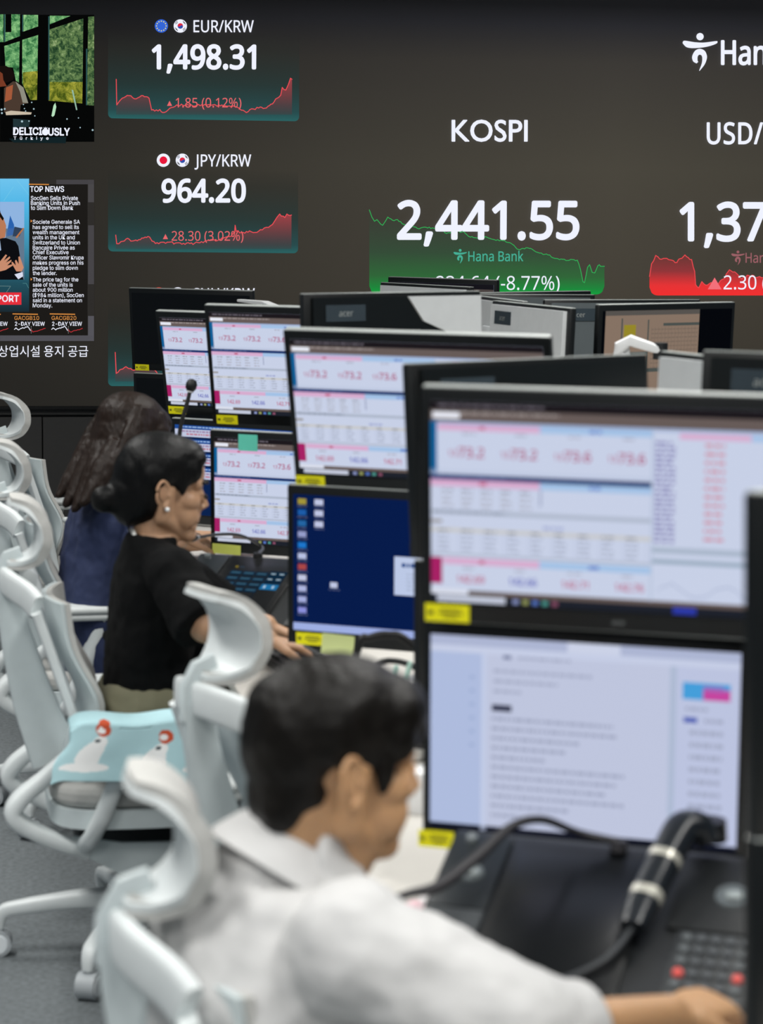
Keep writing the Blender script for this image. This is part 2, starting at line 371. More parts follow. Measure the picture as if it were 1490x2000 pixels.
area('exchange_chart_fill', d, 577, emgrad([(0, '#f23030', 1), (.25, '#e63436', 1), (.6, '#93363a', .95), (1, '#6b3836', .9)]), led, 1, 16)
LB().line(d, 1.6, em('#ee4a50'), 2).done('exchange_chart_line', led)
lg = LB(); logo(lg, 1332, 64, 68, WHITE); lg.text('Hana Bank', 1408, 1654, 126, 46, WHITE, 5, .03); lg.done('bank_logo', led)
LB().text('상업시설 용지 공급', -3, 172, 695, 18, WHITE, 4, 0, 1, 'hangul').done('ticker_lettering', led)
# video window: a dining room in front of tall windows
def foliage(hexes, sc_=26):
    m = bpy.data.materials.new('glow_foliage'); m.use_nodes = True; nt = m.node_tree; N = nt.nodes; N.clear()
    tc = N.new('ShaderNodeTexCoord'); nz = N.new('ShaderNodeTexNoise'); nz.inputs['Scale'].default_value = sc_; nz.inputs['Detail'].default_value = 8; nz.inputs['Roughness'].default_value = .75; nz.inputs['Distortion'].default_value = .6
    r = N.new('ShaderNodeValToRGB'); e = N.new('ShaderNodeEmission'); o = N.new('ShaderNodeOutputMaterial'); el = r.color_ramp.elements
    while len(el) < len(hexes): el.new(.5)
    for k, (q, h) in enumerate(zip(el, hexes)): q.position = .28 + .46 * k / (len(hexes) - 1); q.color = lin(h)
    nt.links.new(tc.outputs['Object'], nz.inputs['Vector']); nt.links.new(nz.outputs['Fac'], r.inputs[0]); nt.links.new(r.outputs[0], e.inputs[0]); nt.links.new(e.outputs[0], o.inputs[0]); return m
FA = foliage(['#0c2416', '#3a7a48', '#86c07e', '#d8f0b8'], 30); FB = foliage(['#08140c', '#28482c', '#6c8a54', '#c8d4a4'], 40); FC = foliage(['#101c0a', '#4c5c18', '#9a9c36', '#e0c458'], 24)
v = LB(); v.face = 'grotesque'; Z = lambda *p: [(x * .135, 20 + y * .135) for x, y in p]; BK = em('#060707')
v.rect(0, 29, 184, 277, BK, 1)
v.poly(Z((0, 60), (0, 465), (50, 460), (50, 60)), FA, 2)
for q, m in (([(60, 60), (60, 465), (290, 375), (290, 60)], FA), ([(340, 68), (340, 310), (552, 235), (552, 70)], FA), ([(722, 80), (722, 205), (1020, 84)], FA), ([(62, 520), (80, 820), (190, 830), (230, 1020), (275, 1050), (285, 450)], FA), ([(322, 430), (322, 1060), (440, 1300), (535, 1300), (552, 360)], FA),
             ([(716, 280), (716, 720), (1200, 640), (1205, 120)], FB), ([(716, 720), (705, 1040), (1195, 1040), (1200, 640)], FB), ([(705, 1040), (705, 1310), (1190, 1350), (1195, 1040)], FC), ([(330, 900), (330, 1070), (440, 1300), (535, 1300), (545, 880)], FC), ([(1275, 95), (1260, 1375), (1360, 1380), (1362, 90)], FB)): v.poly(Z(*q), m, 3 if q[0][1] < 880 or m is FB else 4)
for q in ([(80, 60), (80, 320), (165, 320), (165, 60)],): v.poly(Z(*q), BK, 4)
for x0, x1, y0, y1 in ((700, 716, 90, 1300), (1245, 1262, 560, 1375), (322, 336, 70, 310), (60, 78, 60, 460)): v.poly(Z((x0, y0), (x0, y1), (x1, y1), (x1, y0)), em('#2f5a58'), 5)
v.poly(Z((0, 810), (80, 805), (160, 840), (215, 940), (190, 1010), (120, 1040), (0, 1080)), em('#170f0d'), 6)          # dark hair of the diner
v.poly(Z((0, 890), (40, 920), (50, 1010), (100, 1100), (0, 1110)), em('#7a3b26'), 7)
v.poly(Z((60, 1130), (190, 1030), (240, 1040), (340, 1120), (410, 1345), (300, 1370), (290, 1480), (60, 1480)), em('#4a3a30'), 6)
v.poly(Z((90, 1120), (190, 1080), (170, 1290), (70, 1330)), em('#a4593a'), 7); v.poly(Z((225, 1035), (340, 1120), (410, 1345), (330, 1340), (290, 1180)), em('#8f8d80'), 7)
v.poly(Z((80, 1475), (160, 1455), (460, 1480), (450, 1510), (90, 1520)), em('#c9bba6'), 8); v.poly(Z((745, 1530), (775, 1380), (800, 1340), (815, 1400), (790, 1520), (765, 1545)), em('#b6e0bc'), 7); v.poly(Z((1035, 1150), (1060, 1160), (1120, 1445), (1100, 1445)), em('#93b9a4'), 7)
v.poly(Z((190, 1570), (440, 1590), (420, 1690), (190, 1690)), em('#223438'), 6); v.poly(Z((130, 1860), (960, 1830), (950, 1925), (200, 1915)), em('#122226'), 6)
for x, y, r in ((460, 1335, 10), (340, 1365, 9), (355, 1425, 9), (372, 1460, 9), (490, 1430, 12), (505, 1530, 9), (970, 1575, 11), (1135, 1560, 9), (1160, 1700, 10), (320, 1610, 16), (420, 1605, 10), (25, 1440, 16), (70, 1430, 14), (30, 1490, 14), (1340, 1735, 14)): v.disc(x * .135, 20 + y * .135, r * .135, em('#a9c6cf'), 8, 10)
v.text('DELICI', 26.5, 82, 263.5, 14, WHITE, 9, .05).text('USLY', 95, 136, 264.5, 14, WHITE, 9, .05).text('Türkiye', 27, 95, 273, 6, WHITE, 9, .03, 1.9)
v.disc(88.7, 258, 6.6, WHITE, 9); v.poly([(86, 252), (85.5, 248.5), (88, 250.5), (89, 248), (90.5, 250.5), (92.8, 249), (91.5, 252)], WHITE, 9)
v.done('video_window', led)
# news window
n = LB(); n.face = 'grotesque'; NB = em('#1d1b19')
n.rect(57, 351, 184, 666, em('#2f2d2b'), 1).rect(172, 352, 183.5, 395, em('#4a484a'), 2).rect(172, 440, 183.5, 555, em('#474548'), 2).rect(172, 617, 183.5, 666, em('#55545a'), 2).rect(0, 655, 183.5, 666, em('#525157'), 2).rect(110, 351, 183.5, 360, em('#454346'), 2)
n.rect(0, 360, 171, 655, NB, 3)
n.done('news_window', led)
bl = LB(); bl.rect(0, 349, 57, 609, emgrad([(0, '#1b2a33', 1), (.22, '#23505e', 1), (.5, '#3f8fae', 1), (.8, '#4fb6e6', 1), (1, '#6fc4ee', 1)]), 4); bl = bl.done('news_backdrop', led)
n = LB(); n.face = 'grotesque'; Y = lambda *p: [(x * .19, 340 + y * .19) for x, y in p]
n.poly(Y((0, 285), (0, 1085), (250, 1085), (250, 285)), em('#8fb4e0'), 5)
n.poly(Y((70, 620), (105, 425), (145, 520), (150, 620), (70, 640)), em('#2a62ae'), 6); n.poly(Y((60, 560), (250, 555), (250, 1085), (60, 1085)), em('#62788e'), 6); n.poly(Y((150, 540), (240, 560), (200, 640), (130, 640)), em('#31425a'), 7); n.poly(Y((160, 650), (240, 550), (250, 560), (175, 660)), em('#b8764a'), 8)
n.poly(Y((0, 660), (60, 655), (160, 690), (190, 740), (215, 900), (210, 990), (245, 1085), (0, 1085)), em('#0d0e12'), 9)     # the guest's black suit
n.poly(Y((0, 380), (40, 460), (65, 530), (55, 650), (0, 665)), em('#b97a58'), 10); n.poly(Y((0, 360), (8, 400), (42, 455), (30, 480), (0, 440)), em('#15110f'), 11); n.poly(Y((0, 665), (14, 780), (0, 790)), em('#9fb6d6'), 11)
for q in ([(0, 900), (60, 825), (75, 835), (40, 890), (100, 845), (108, 860), (60, 910), (118, 880), (120, 895), (75, 940), (130, 925), (132, 940), (60, 985), (0, 1000)], [(118, 910), (130, 900), (165, 940), (155, 890), (168, 880), (195, 925), (190, 850), (205, 845), (225, 900), (245, 960), (225, 1000), (170, 1000)]): n.poly(Y(*q), em('#c98c6e'), 12)
n.poly(Y((150, 1030), (235, 1005), (238, 1050), (190, 1080)), em('#d8dcee'), 12)
n.line(Y((0, 1150), (110, 1152), (60, 1225)), .6, em('#7f9a96'), 7).line(Y((235, 1122), (270, 1122), (295, 1170)), .6, em('#5f9a9a'), 7).line(Y((40, 275), (140, 130)), .5, em('#7fd0e8'), 7).line(Y((170, 55), (298, 215)), .5, em('#7fd0e8'), 7)
n.rect(0, 571, 42, 595, em('#e5303c'), 8).text('REPORT', -26, 37, 589, 12.5, WHITE, 9, .03)
n.line([(57, 360), (95, 360.5)], 2, em('#d98d42'), 9).text('TOP NEWS', 59, 125, 374.6, 10.6, WHITE, 9, .03)
for q, x1, yb in (('SocGen Sells Private', 152, 390.9), ('Banking Units in Push', 156, 400.4), ('to Slim Down Bank', 143, 409.8)): n.text(q, 60.5, x1, yb, 8, WHITE, 9, .015)
for q, x1, yb in (('Societe Generale SA', 156, 437), ('has agreed to sell its', 154, 447.2), ('wealth management', 155, 457.3), ('units in the UK and', 146, 467.3), ('Switzerland to Union', 156, 477.4), ('Bancaire Privée as', 146, 487.3), ('Chief Executive', 134, 496.3), ('Officer Slawomir Krupa', 163, 506.6), ('makes progress on his', 163, 516.6), ('pledge to slim down', 152, 526.8), ('the lender.', 111, 537), ('The price tag for the', 153, 549.4), ('sale of the units is', 142, 559.6), ('about 900 million', 142, 569.5), ('($984 million), SocGen', 163.5, 580), ('said in a statement on', 160, 590), ('Monday.', 102, 600)): n.text(q, 64.3, x1, yb, 7.6, WHITE, 9, .012)
for yb in (432, 545.5): n.poly([(60, yb - 3), (60, yb + 2.5), (63.5, yb - .3)], em('#e0924a'), 9)
for x in (-44, 28.5, 101):
    n.line([(x - 3, 612.8), (x + 45, 613.6)], 2, em('#d98d42'), 9)
    if x > 0: n.text('GACGB10' if x < 50 else 'GACGB20', x, x + 48, 624.6, 7.6, em('#e89a4c'), 9)
    n.text('2-DAY VIEW', x + 1 if x > 0 else x, x + 59, 635.8, 7.6, WHITE, 9, .02)
    n.line(jag([(x, 643), (x + 3, 640), (x + 8, 644), (x + 14, 641), (x + 26, 637.5), (x + 28, 640), (x + 31, 645)], 1, 2), 1.4, WHITE, 9).line(jag([(x + 32, 643), (x + 36, 648), (x + 48, 645), (x + 60, 641)], .8, 2.5), 1.2, em('#c8323a'), 9)
    for k in range(5): n.rect(x + 32.2, 637 + k * 3, x + 33, 638.5 + k * 3, em('#b8b8b8'), 9)
n.done('news_lettering', bl)
# ------------------------------------------------------------------ desks
ROW = radians(3.7); DESK_Z = .73
def rowpt(t, off, z=0):
    """t metres along the desk row from the near end, off metres to its right of the sitters' edge"""
    return V((.44 + off * cos(ROW) - t * sin(ROW), 2.2 + off * sin(ROW) + t * cos(ROW), z))
lam, panelm = pm('#c6c3bd', .45, 0, .03), pm('#3a3c3e', .5)
def desk(label, t, off, L, D):
    c = rowpt(t + L / 2, off + D / 2); r = thing('desk', label, 'desk', c, (0, 0, ROW), 'trading desks')
    mk('worktop', MB().box((0, 0, DESK_Z - .015), (D, L - .006, .03), None, .004), lam, r)
    for s in (-1, 1): mk('leg_panel', MB().box((0, s * (L / 2 - .05), (DESK_Z - .03) / 2), (D - .12, .03, DESK_Z - .03), None, .003), panelm, r)
    mk('back_panel', MB().box((D / 2 - .06, 0, .42), (.02, L - .16, .5)), panelm, r)
    return r
for i, (who) in enumerate(('white-topped desk in front of the man in the white shirt', 'white-topped desk facing the empty white chair', 'white-topped desk in front of the woman in black', 'white-topped desk in front of the woman in navy', 'white-topped desk at the far end beside the switched-off black screens')):
    desk(who, -.75 + i * 1.75, 0, 1.75, .84)
for i in range(4): desk(('white-topped desk under the pale-backed screens at the right', 'white-topped desk under the badge-marked screen backs at right', 'white-topped desk under the screen reflecting beige spreadsheets', 'white-topped desk under the farthest screens before the LED wall')[i], .9 + i * 1.75, .86, 1.75, .84)
# ------------------------------------------------------------------ monitors
MW, MH, SX, ST, SB_ = .58, .345, .275, .326, .030
class Scr(MB):
    """screen content: u 0..1 from the left, v 0..1 from the top of the lit area"""
    def __init__(s): super().__init__(); s.mats = []
    def use(s, m):
        if isinstance(m, str): m = em(m, SCR)
        if m not in s.mats: s.mats.append(m)
        s.mi = s.mats.index(m)
    def p(s, u, v, L): return V((-SX + 2 * SX * u, -.0006 - L * .0004, ST + (SB_ - ST) * v))
    def rect(s, u0, v0, u1, v1, m, L=1): s.use(m); s._f([s.bm.verts.new(s.p(*q, L)) for q in ((u0, v0), (u0, v1), (u1, v1), (u1, v0))]); return s
    def line(s, pts, wd, m, L=2):
        s.use(m)
        for (a, b), (c, d) in zip(pts, pts[1:]): s._f([s.bm.verts.new(s.p(*q, L)) for q in ((a, b - wd), (a, b + wd), (c, d + wd), (c, d - wd))])
        return s
    def text(s, body, u, v, h, m, L=3, wide=1.0):
        me = text_mesh(body); s.use(m); k = h / CAPH('humanist') * (ST - SB_); o = s.p(u, v, L)
        for j in range(5):
            d = V((cos(j * pi / 2), 0, sin(j * pi / 2))) * (h * .03 * (ST - SB_) if j < 4 else 0)
            vs = [s.bm.verts.new(o + d + V((q.co.x * k * wide, 0, q.co.y * k))) for q in me.vertices]
            for f in me.polygons: s._f([vs[i] for i in f.vertices])
        bpy.data.meshes.remove(me); return s
    def words(s, u0, u1, v, h, m, L=2):
        u = u0
        while u < u1 - .004: q = min(u + random.uniform(.008, .03), u1); s.rect(u, v, q, v + h, m, L); u = q + .005
        return s
SCR = .92
def quotes():
    s = Scr(); s.rect(0, 0, 1, 1, '#cfd8ef', 0)
    s.rect(0, 0, 1, .042, '#1e1a1e').words(.02, .3, .014, .012, '#6c6670').rect(0, .042, 1, .098, '#6b5f5c').words(.08, .34, .05, .01, '#a89e9c').rect(.006, .052, .078, .084, '#eef0fa', 2)
    s.rect(0, .098, 1, .112, '#a6b8dc').rect(0, .098, .017, .355, '#13639c', 2)
    def head(v, h, u0=.0): s.rect(u0, v, .29, v + h, '#dfb2d6', 2).rect(.29, v, .58, v + h, '#a9c9ee', 2).words(.13, .15, v + h * .3, h * .4, '#c04a70', 3).words(.42, .45, v + h * .3, h * .4, '#5a70c8', 3)
    head(.112, .03, .02)
    for k in range(4): s.words(.085 + k * .14, .12 + k * .14, .152, .008, '#a8a8bc')
    for k, t in enumerate(('1373.2', '1373.2', '1373.6', '1373.6')):
        s.text(t[:2], .046 + k * .14, .268, .030, '#bc6c90', 3).text(t[2:], .073 + k * .14, .272, .048, '#b5557f', 3)
    s.rect(.0, .335, .58, .355, '#c8d2ea', 2).rect(0, .358, .58, .384, '#18346c', 2).words(.01, .2, .366, .008, '#51679a', 3)
    head(.384, .034)
    for r in range(4):
        for k in range(5): s.words(.03 + k * .052, .06 + k * .052, .432 + r * .026, .008, '#a9a9b6' if r else '#8f8f9e')
    s.rect(.29, .42, .294, .50, '#8f98ba', 3).rect(0, .535, .58, .556, '#b3bdd0', 2).words(.01, .2, .538, .01, '#8a93a8', 3)
    s.rect(.0, .585, .03, .60, '#9a948e', 2).words(.3, .36, .60, .012, '#9aa4d4').rect(0, .625, .58, .645, '#d0d0d0', 2)
    for r in range(5):
        for k in range(9): s.words(.02 + k * .062, .05 + k * .062, .63 + r * .024, .009, '#a8b0c6' if r else '#8f8f90', 3)
    for k in range(10): s.rect(.012 + k * .062, .645, .0135 + k * .062, .75, '#b9c2dc', 2)
    s.rect(0, .752, .58, .764, '#b6bfd2', 2); head(.772, .034, .032); s.rect(0, .772, .03, .905, '#ad2469', 3)
    for k, (t, c) in enumerate((('142.69', '#c25a82'), ('142.66', '#5a5ec0'), ('142.71', '#c25a82'), ('142.76', '#c25a82'))): s.words(.085 + k * .14, .12 + k * .14, .82, .008, '#a8a8bc').text(t, .068 + k * .14, .896, .036, c, 3, .9)
    s.rect(.58, .1, .584, .94, '#b9c6de', 2)
    for r in range(21): s.words(.588, .64, .16 + r * .0238, .013, '#8f8cc0', 3)
    s.rect(.65, .118, .83, .146, '#dfb2d6', 2).rect(.83, .118, 1, .146, '#a9c9ee', 2)
    for r in range(12): s.words(.715, .765, .165 + r * .041, .014, '#d6869c', 3).words(.90, .95, .165 + r * .041, .014, '#98a2dc', 3)
    s.rect(.584, .672, 1, .70, '#aebcd0', 2).rect(.584, .73, 1, .752, '#9db0c4', 2)
    s.line([(.60 + k * .012, .88 - .03 * sin(k * .55) + random.uniform(-.008, .008)) for k in range(24)], .003, '#a9b4d2', 3)
    s.rect(0, .93, .1, .955, '#e2e6f4', 2).rect(.1, .935, 1, .958, '#6d605c', 2).rect(0, .958, 1, 1, '#20242e', 2).rect(.016, .962, .2, .994, '#c9cfe0', 3)
    for k, c in enumerate(('#8e98c8', '#9aa060', '#5a78c4', '#4f9a90', '#8a5068')): s.rect(.22 + k * .026, .968, .235 + k * .026, .99, c, 3)
    s.rect(.64, .962, .70, .995, '#2f3dae', 3)
    return s
def article():
    s = Scr(); s.rect(0, 0, 1, 1, '#c3cbe8', 0).rect(0, 0, 1, .05, '#b4bddb').rect(.45, .0, .62, .05, '#d3daf0', 2).rect(0, .05, 1, .085, '#cdd5ee').rect(0, .085, .17, 1, '#b5c3e6').rect(.17, .085, .187, 1, '#c9d3ee', 2).rect(.187, .085, .78, 1, '#c6cde6', 1).rect(.78, .085, .80, 1, '#b4c1da', 2)
    s.words(.24, .27, .085, .02, '#7c84a4').words(.29, .46, .088, .014, '#a7aec8')
    for k, e in enumerate((.53, .42, .30)): s.words(.21, e, .16 + k * .052, .016, '#a9b0ca')
    s.rect(.205, .34, .27, .375, '#3c4056', 3)
    for k, e in enumerate((.60, .62, .50, .45, .38, .64, .62, .58, .64, .46, .30)): s.words(.205, e, .405 + k * .05, .017, '#a3aac4')
    s.rect(.82, .16, .97, .245, '#48a4e2', 3).rect(.885, .19, .97, .245, '#cc4aa6', 4).rect(.885, .175, .95, .20, '#9a72c4', 4)
    s.words(.83, .90, .285, .016, '#a3aac4').rect(.825, .335, .868, .362, '#4d60b8', 3).words(.89, .95, .34, .018, '#a3aac4')
    for k in range(9): s.words(.845, .95, .40 + k * .062, .022, '#a6adc6')
    for k in range(6): s.rect(.132, .2 + k * .07, .146, .215 + k * .07, '#9fb0d6', 2)
    return s.rect(0, .975, 1, 1, '#14182a', 2)
def desktop():
    s = Scr(); s.rect(0, 0, 1, 1, '#081d4e', 0)
    for k, c in enumerate(('#a89a3c', '#1f5fae', '#2568a8', '#9aa2d0', '#1f7ad2', '#bfc8ea', '#b04a4a', '#c9cee8', '#b4bce6', '#a9b2e2', '#8f94e0')): s.rect(.02, .03 + k * .08, .055, .072 + k * .08, c, 2).words(.018, .06, .082 + k * .08, .008, '#5a6488', 2)
    for k in range(3): s.rect(.09, .03 + k * .08, .126, .072 + k * .08, '#c6cdea', 2).words(.09, .13, .082 + k * .08, .008, '#5a6488', 2)
    s.rect(.155, .63, .185, .67, '#c6cdea', 2).words(.15, .195, .68, .008, '#5a6488', 2)
    s.rect(.42, .41, .86, .69, '#c3d0ee', 2).words(.45, .55, .455, .03, '#3c5a94', 3)
    for k in range(5): s.words(.47, .6 + .04 * (k % 3), .53 + k * .028, .008, '#a3b0cc', 3)
    return s.rect(0, .945, 1, 1, '#a4b5ea', 2)
def tables():
    s = Scr(); s.rect(0, 0, 1, 1, '#0d2450', 0)
    for k in range(4):
        v = k * .155; s.rect(0, v, 1, v + .045, '#1f4c98', 1).words(.03, .9, v + .012, .016, '#8fb0de').rect(0, v + .045, 1, v + .13, '#c4cce4', 1).words(.05, .95, v + .058, .02, '#a890b4').words(.08, .95, v + .09, .02, '#c48aa0')
    return s
def sheet_reflection():  # beige sheets reflected in a dark screen, painted as glowing content
    s = Scr(); s.rect(0, 0, 1, 1, '#06080d', 0); s.rect(.02, .0, .74, .9, '#8b7768', 1).rect(.02, .0, .74, .05, '#5a5652', 2)
    for a, b, c, d in ((.14, .08, .15, .45), (.34, .1, .35, .9), (.14, .44, .35, .47), (.35, .62, .74, .66), (.46, .14, .74, .17)): s.rect(a, b, c, d, '#4d5350', 2)
    for k in range(14): s.rect(.37 + k * .026, .18, .372 + k * .026, .6, '#75665a', 2)
    s.rect(.16, .15, .25, .30, '#9a8c2c', 3).rect(.72, .75, .745, .85, '#a03a2a', 3)
    for k in range(10): s.words(.37, .73, .2 + k * .045, .012, '#7a6a5e', 3)
    return s
def browser():
    s = Scr(); s.rect(0, 0, 1, 1, '#a8b6d4', 0).rect(0, 0, 1, .07, '#17161c').words(.02, .3, .03, .015, '#6a6672').rect(0, .07, 1, .15, '#4e4644').words(.02, .32, .085, .012, '#a09896').rect(0, .15, 1, .18, '#7a90c0')
    return s
def dark(): return Scr().rect(0, 0, 1, 1, None or '#05080c', 0)
def navy(): return Scr().rect(0, 0, 1, 1, '#12182c', 0)
CONTENT = {}
def content(kind):
    if kind not in CONTENT:
        s = globals()[kind](); ms = s.mats; bmesh.ops.recalc_face_normals(s.bm, faces=s.bm.faces[:]); m = bpy.data.meshes.new('screen'); s.bm.to_mesh(m); s.bm.free()
        for q in ms: m.materials.append(q)
        CONTENT[kind] = m
    return CONTENT[kind]
blk, topm, silv = pm('#0d1011', .35), pm('#a4a9a7', .45), pm('#a9adb0', .35)
backs = {'black': pm('#101415', .28), 'silver': pm('#d2d6d8', .35), 'grey': pm('#596063', .32)}  # silver: ceiling light reflected in dark glossy backs, put into the base colour
offm = pm('#05070a', .12)
yel = pm('#fdf400', .6)
SHARED = {}
def shared(key, build):
    if key not in SHARED: SHARED[key] = build()
    return SHARED[key]
def mesh_of(name, mb, mats, angle=40):
    bmesh.ops.recalc_face_normals(mb.bm, faces=mb.bm.faces[:]); m = bpy.data.meshes.new(name); mb.bm.to_mesh(m); mb.bm.free()
    if angle: m.set_sharp_from_angle(angle=radians(angle))
    for q in (mats if isinstance(mats, list) else [mats]): m.materials.append(q)
    return m
def add(name, me, parent, loc=None, rot=None):
    o = bpy.data.objects.new(name, me); COL.objects.link(o); o.parent = parent
    if loc is not None: o.location = loc
    if rot is not None: o.rotation_euler = rot
    return o
def text_solid(body, h, mat, bold=0):
    me = text_mesh(body); k = h / CAPH('humanist'); xs_ = [v.co.x for v in me.vertices]; cx = (min(xs_) + max(xs_)) / 2
    for v in me.vertices: v.co = V(((v.co.x - cx) * k, 0, v.co.y * k))
    me.materials.append(mat); return me
def monitor(label, bc, yaw, tilt, kind, sticker=None, back='black', badge=False, stand=True, group='desk monitors', mark=True, glare=False):
    r = thing('monitor', label, 'monitor', bc, (radians(tilt), 0, radians(yaw)), group)
    add('housing', shared('housing', lambda: mesh_of('housing', MB().box((0, .012, MH / 2), (MW, .022, MH), None, .004).box((0, .0005, .014), (MW - .004, .003, .026)), blk)), r)
    add('lit_top_edge', shared('lit_top_edge', lambda: mesh_of('lit_top_edge', MB().box((0, .012, MH + .0005), (MW - .006, .02, .003), None, .001, 1), topm)), r)  # overhead light on the top edge, put into the strip's pale colour
    sc_ = add('screen', content(kind), r) if kind != 'off' else add('screen', shared('off', lambda: mesh_of('screen', MB().box((0, -.0003, .178), (2 * SX, .001, .296)), offm)), r)
    add('back_cover', shared('back' + back, lambda: mesh_of('back_cover', MB().prism([(-.27, .335), (.27, .335), (.27, .20), (.07, .085), (-.07, .085), (-.27, .20)], ((0, .0225, 0), (1, 0, 0), (0, 0, 1), (0, 1, 0)), .014).box((0, .03, .17), (.16, .03, .16), None, .01), backs[back])), r)
    if glare: mk('back_inlay', MB().prism([(-.03, .335), (-.275, .335), (-.275, .15), (-.20, .225), (-.08, .27)], ((0, .0366, 0), (1, 0, 0), (0, 0, 1), (0, 1, 0)), .006), backs['silver'], r)  # pale polygon painting the ceiling light's reflection on the black back
    if badge:
        bp = add('badge_plate', shared('badge', lambda: mesh_of('badge_plate', MB().box((.17, .0375, .295), (.125, .002, .042)), pm('#39434a', .15))), r)
        add('badge_lettering', shared('badget', lambda: text_solid('acer', .016, pm('#d9dfdc', .2, .6))), bp, (.17, .039, .287), (0, 0, pi))
    if mark: add('front_mark', shared('mark', lambda: text_solid('acer', .007, pm('#8b8f90', .4))), r, (0, -.0016, .011))
    if sticker:
        s_ = add('asset_sticker', shared('sticker', lambda: mesh_of('asset_sticker', MB().box((0, 0, 0), (.066, .0012, .026)), yel)), r, (-SX + sticker[0], -.0024, sticker[1]))
        def lines():
            b = MB()
            for q, y0 in ((.03, .005), (.036, .0), (.022, -.005)): b.box((.005, -.0009, y0), (q, .0004, .002))
            b.box((-.025, -.0009, 0), (.008, .0004, .006)); return mesh_of('sticker_print', b, pm('#6e6a10', .7))
        add('sticker_print', shared('stickerp', lines), s_)
    if stand:
        M = r.matrix_basis if False else (Matrix.Translation(V(bc)) @ Euler((radians(tilt), 0, radians(yaw))).to_matrix().to_4x4())
        a = M @ V((0, .045, .17)); a2 = M @ V((0, .10, .17)); b2 = V((a2.x, a2.y, DESK_Z)); I = M.inverted()
        mk('stand_pole', MB().tube([I @ a, I @ a2, I @ (b2 + V((0, 0, .2))), I @ (b2 + V((0, 0, .008)))], .017, 12), silv, r)
        mk('stand_foot', MB().cyl(I @ b2, I @ (b2 + V((0, 0, .012))), .085, .08, 28), silv, r)
    return r
def stack_stand(label, up, low):
    """pole behind a stacked pair; up/low = (bottom centre, yaw, tilt)"""
    A = [(Matrix.Translation(V(p)) @ Euler((radians(t), 0, radians(y))).to_matrix().to_4x4()) for p, y, t in (up, low)]
    b = A[1] @ V((0, .13, 0)); r = thing('monitor_stand', label, 'monitor stand', (b.x, b.y, DESK_Z), group='poles behind the stacked monitors')
    W = Matrix.Translation(-V((b.x, b.y, DESK_Z)))
    mk('base', MB().cyl((0, 0, 0), (0, 0, .012), .085, .08, 28), silv, r)
    zt_ = (A[0] @ V((0, .1, .17))).z - DESK_Z
    mk('pole', MB().cyl((0, 0, .012), (0, 0, zt_ + .05), .018), silv, r)
    for M in A:
        e = W @ M @ V((0, .047, .17)); z = e.z
        mk('arm', MB().sweep([(0, 0, z), e], (.02, .012), ex=4), silv, r)
def stack(label_u, label_l, label_s, up, low, ku, kl, su, sl, **kw):
    monitor(label_u, *up, ku, su, stand=False, **kw); monitor(label_l, *low, kl, sl, stand=False, **kw); stack_stand(label_s, up, low)
stack('large nearest upper monitor of currency quotes, right of the man in white', 'nearest lower monitor showing a web article, right of the man in white', 'pole behind the nearest stacked pair of monitors',
      ((.725, 3.064, 1.163), -22, 4.5), ((.693, 3.142, .808), -23, 1.9), 'quotes', 'article', (.024, .014), (.012, .010))
stack('upper monitor of currency quotes above the dark blue desktop screen', 'lower monitor showing a dark blue desktop with icons', 'pole behind the pair with the dark blue desktop',
      ((.66, 4.592, 1.173), -27, 13), ((.645, 4.60, .830), -27, 1.2), 'quotes', 'desktop', (.022, .012), (.040, .012))
stack('upper quote monitor above the one with a turquoise note', 'lower quote monitor with a turquoise note on its top edge', 'pole behind the pair with the turquoise note',
      ((.56, 6.273, 1.151), -28, 10), ((.546, 6.094, .803), -28, 1.1), 'quotes', 'quotes', (.034, .012), None)
stack('farthest narrow quote monitor beside the upright microphone', 'lower monitor of blue tables behind the dark-haired women', 'pole behind the pair beside the upright microphone',
      ((.441, 7.228, 1.093), -33, 12), ((.46, 7.15, .738), -33, 2), 'quotes', 'tables', (.03, .012), None)
stack('upper switched-off black monitor at the far left of the row', 'lower switched-off black monitor at the far left of the row', 'pole behind the switched-off black monitors',
      ((.361, 9.304, 1.092), -30, 5), ((.37, 9.24, .738), -30, 2), 'off', 'off', (.035, .012), None, mark=False)
[o for o in COL.objects if o.get('label', '').startswith('nearest lower monitor')][0].scale.x = .835
# monitors turned away: their backs face the camera
stack('upper black monitor back behind the nearest quote screen', 'lower black monitor back left of the nearest web article screen', 'pole of the black monitor pair turned away behind the nearest screens',
      ((.787, 4.034, 1.144), 210, 5.3), ((.80, 4.06, .79), 210, 1), 'dark', 'dark', None, None, badge=True)
monitor('wide black monitor back between the stacked quote screens, left of the pale ones', (.745, 5.789, 1.204), 210, 2.4, 'dark', badge=True, glare=True)
mkb = lambda px, py, z: at(px, py, z)
def placed(label, px, py, z, yaw, tilt, kind, left=True, front=True, **kw):
    """monitor whose image-left (or right) top corner stands at that point"""
    p = at(px, py, z); a = radians(yaw); u = V((cos(a), sin(a), 0)); n_ = V((sin(a), -cos(a), 0)); t = radians(tilt); vv = V((0, 0, 1)) * cos(t) + n_ * sin(t)
    s = 1 if left == front else -1
    return monitor(label, tuple(p + u * s * MW / 2 - vv * MH), yaw, tilt, kind, **kw)
placed('monitor with a painted reflection of beige spreadsheets and a wide black margin, far right', 1171, 596, 6.9, 28, 2, 'sheet_reflection', mark=False)
placed('grey monitor back with a badge, left of the screen reflecting beige spreadsheets', 1059, 586, 7.6, 190, 2, 'dark', True, False, badge=True, back='grey')
placed('pale-backed monitor seen almost edge on, right one of the two', 974, 588, 7.25, 104, 2, 'dark', True, False, back='silver', badge=True)
placed('pale-backed monitor seen almost edge on, left one of the two', 930, 577, 7.9, 98, 2, 'dark', True, False, back='silver')
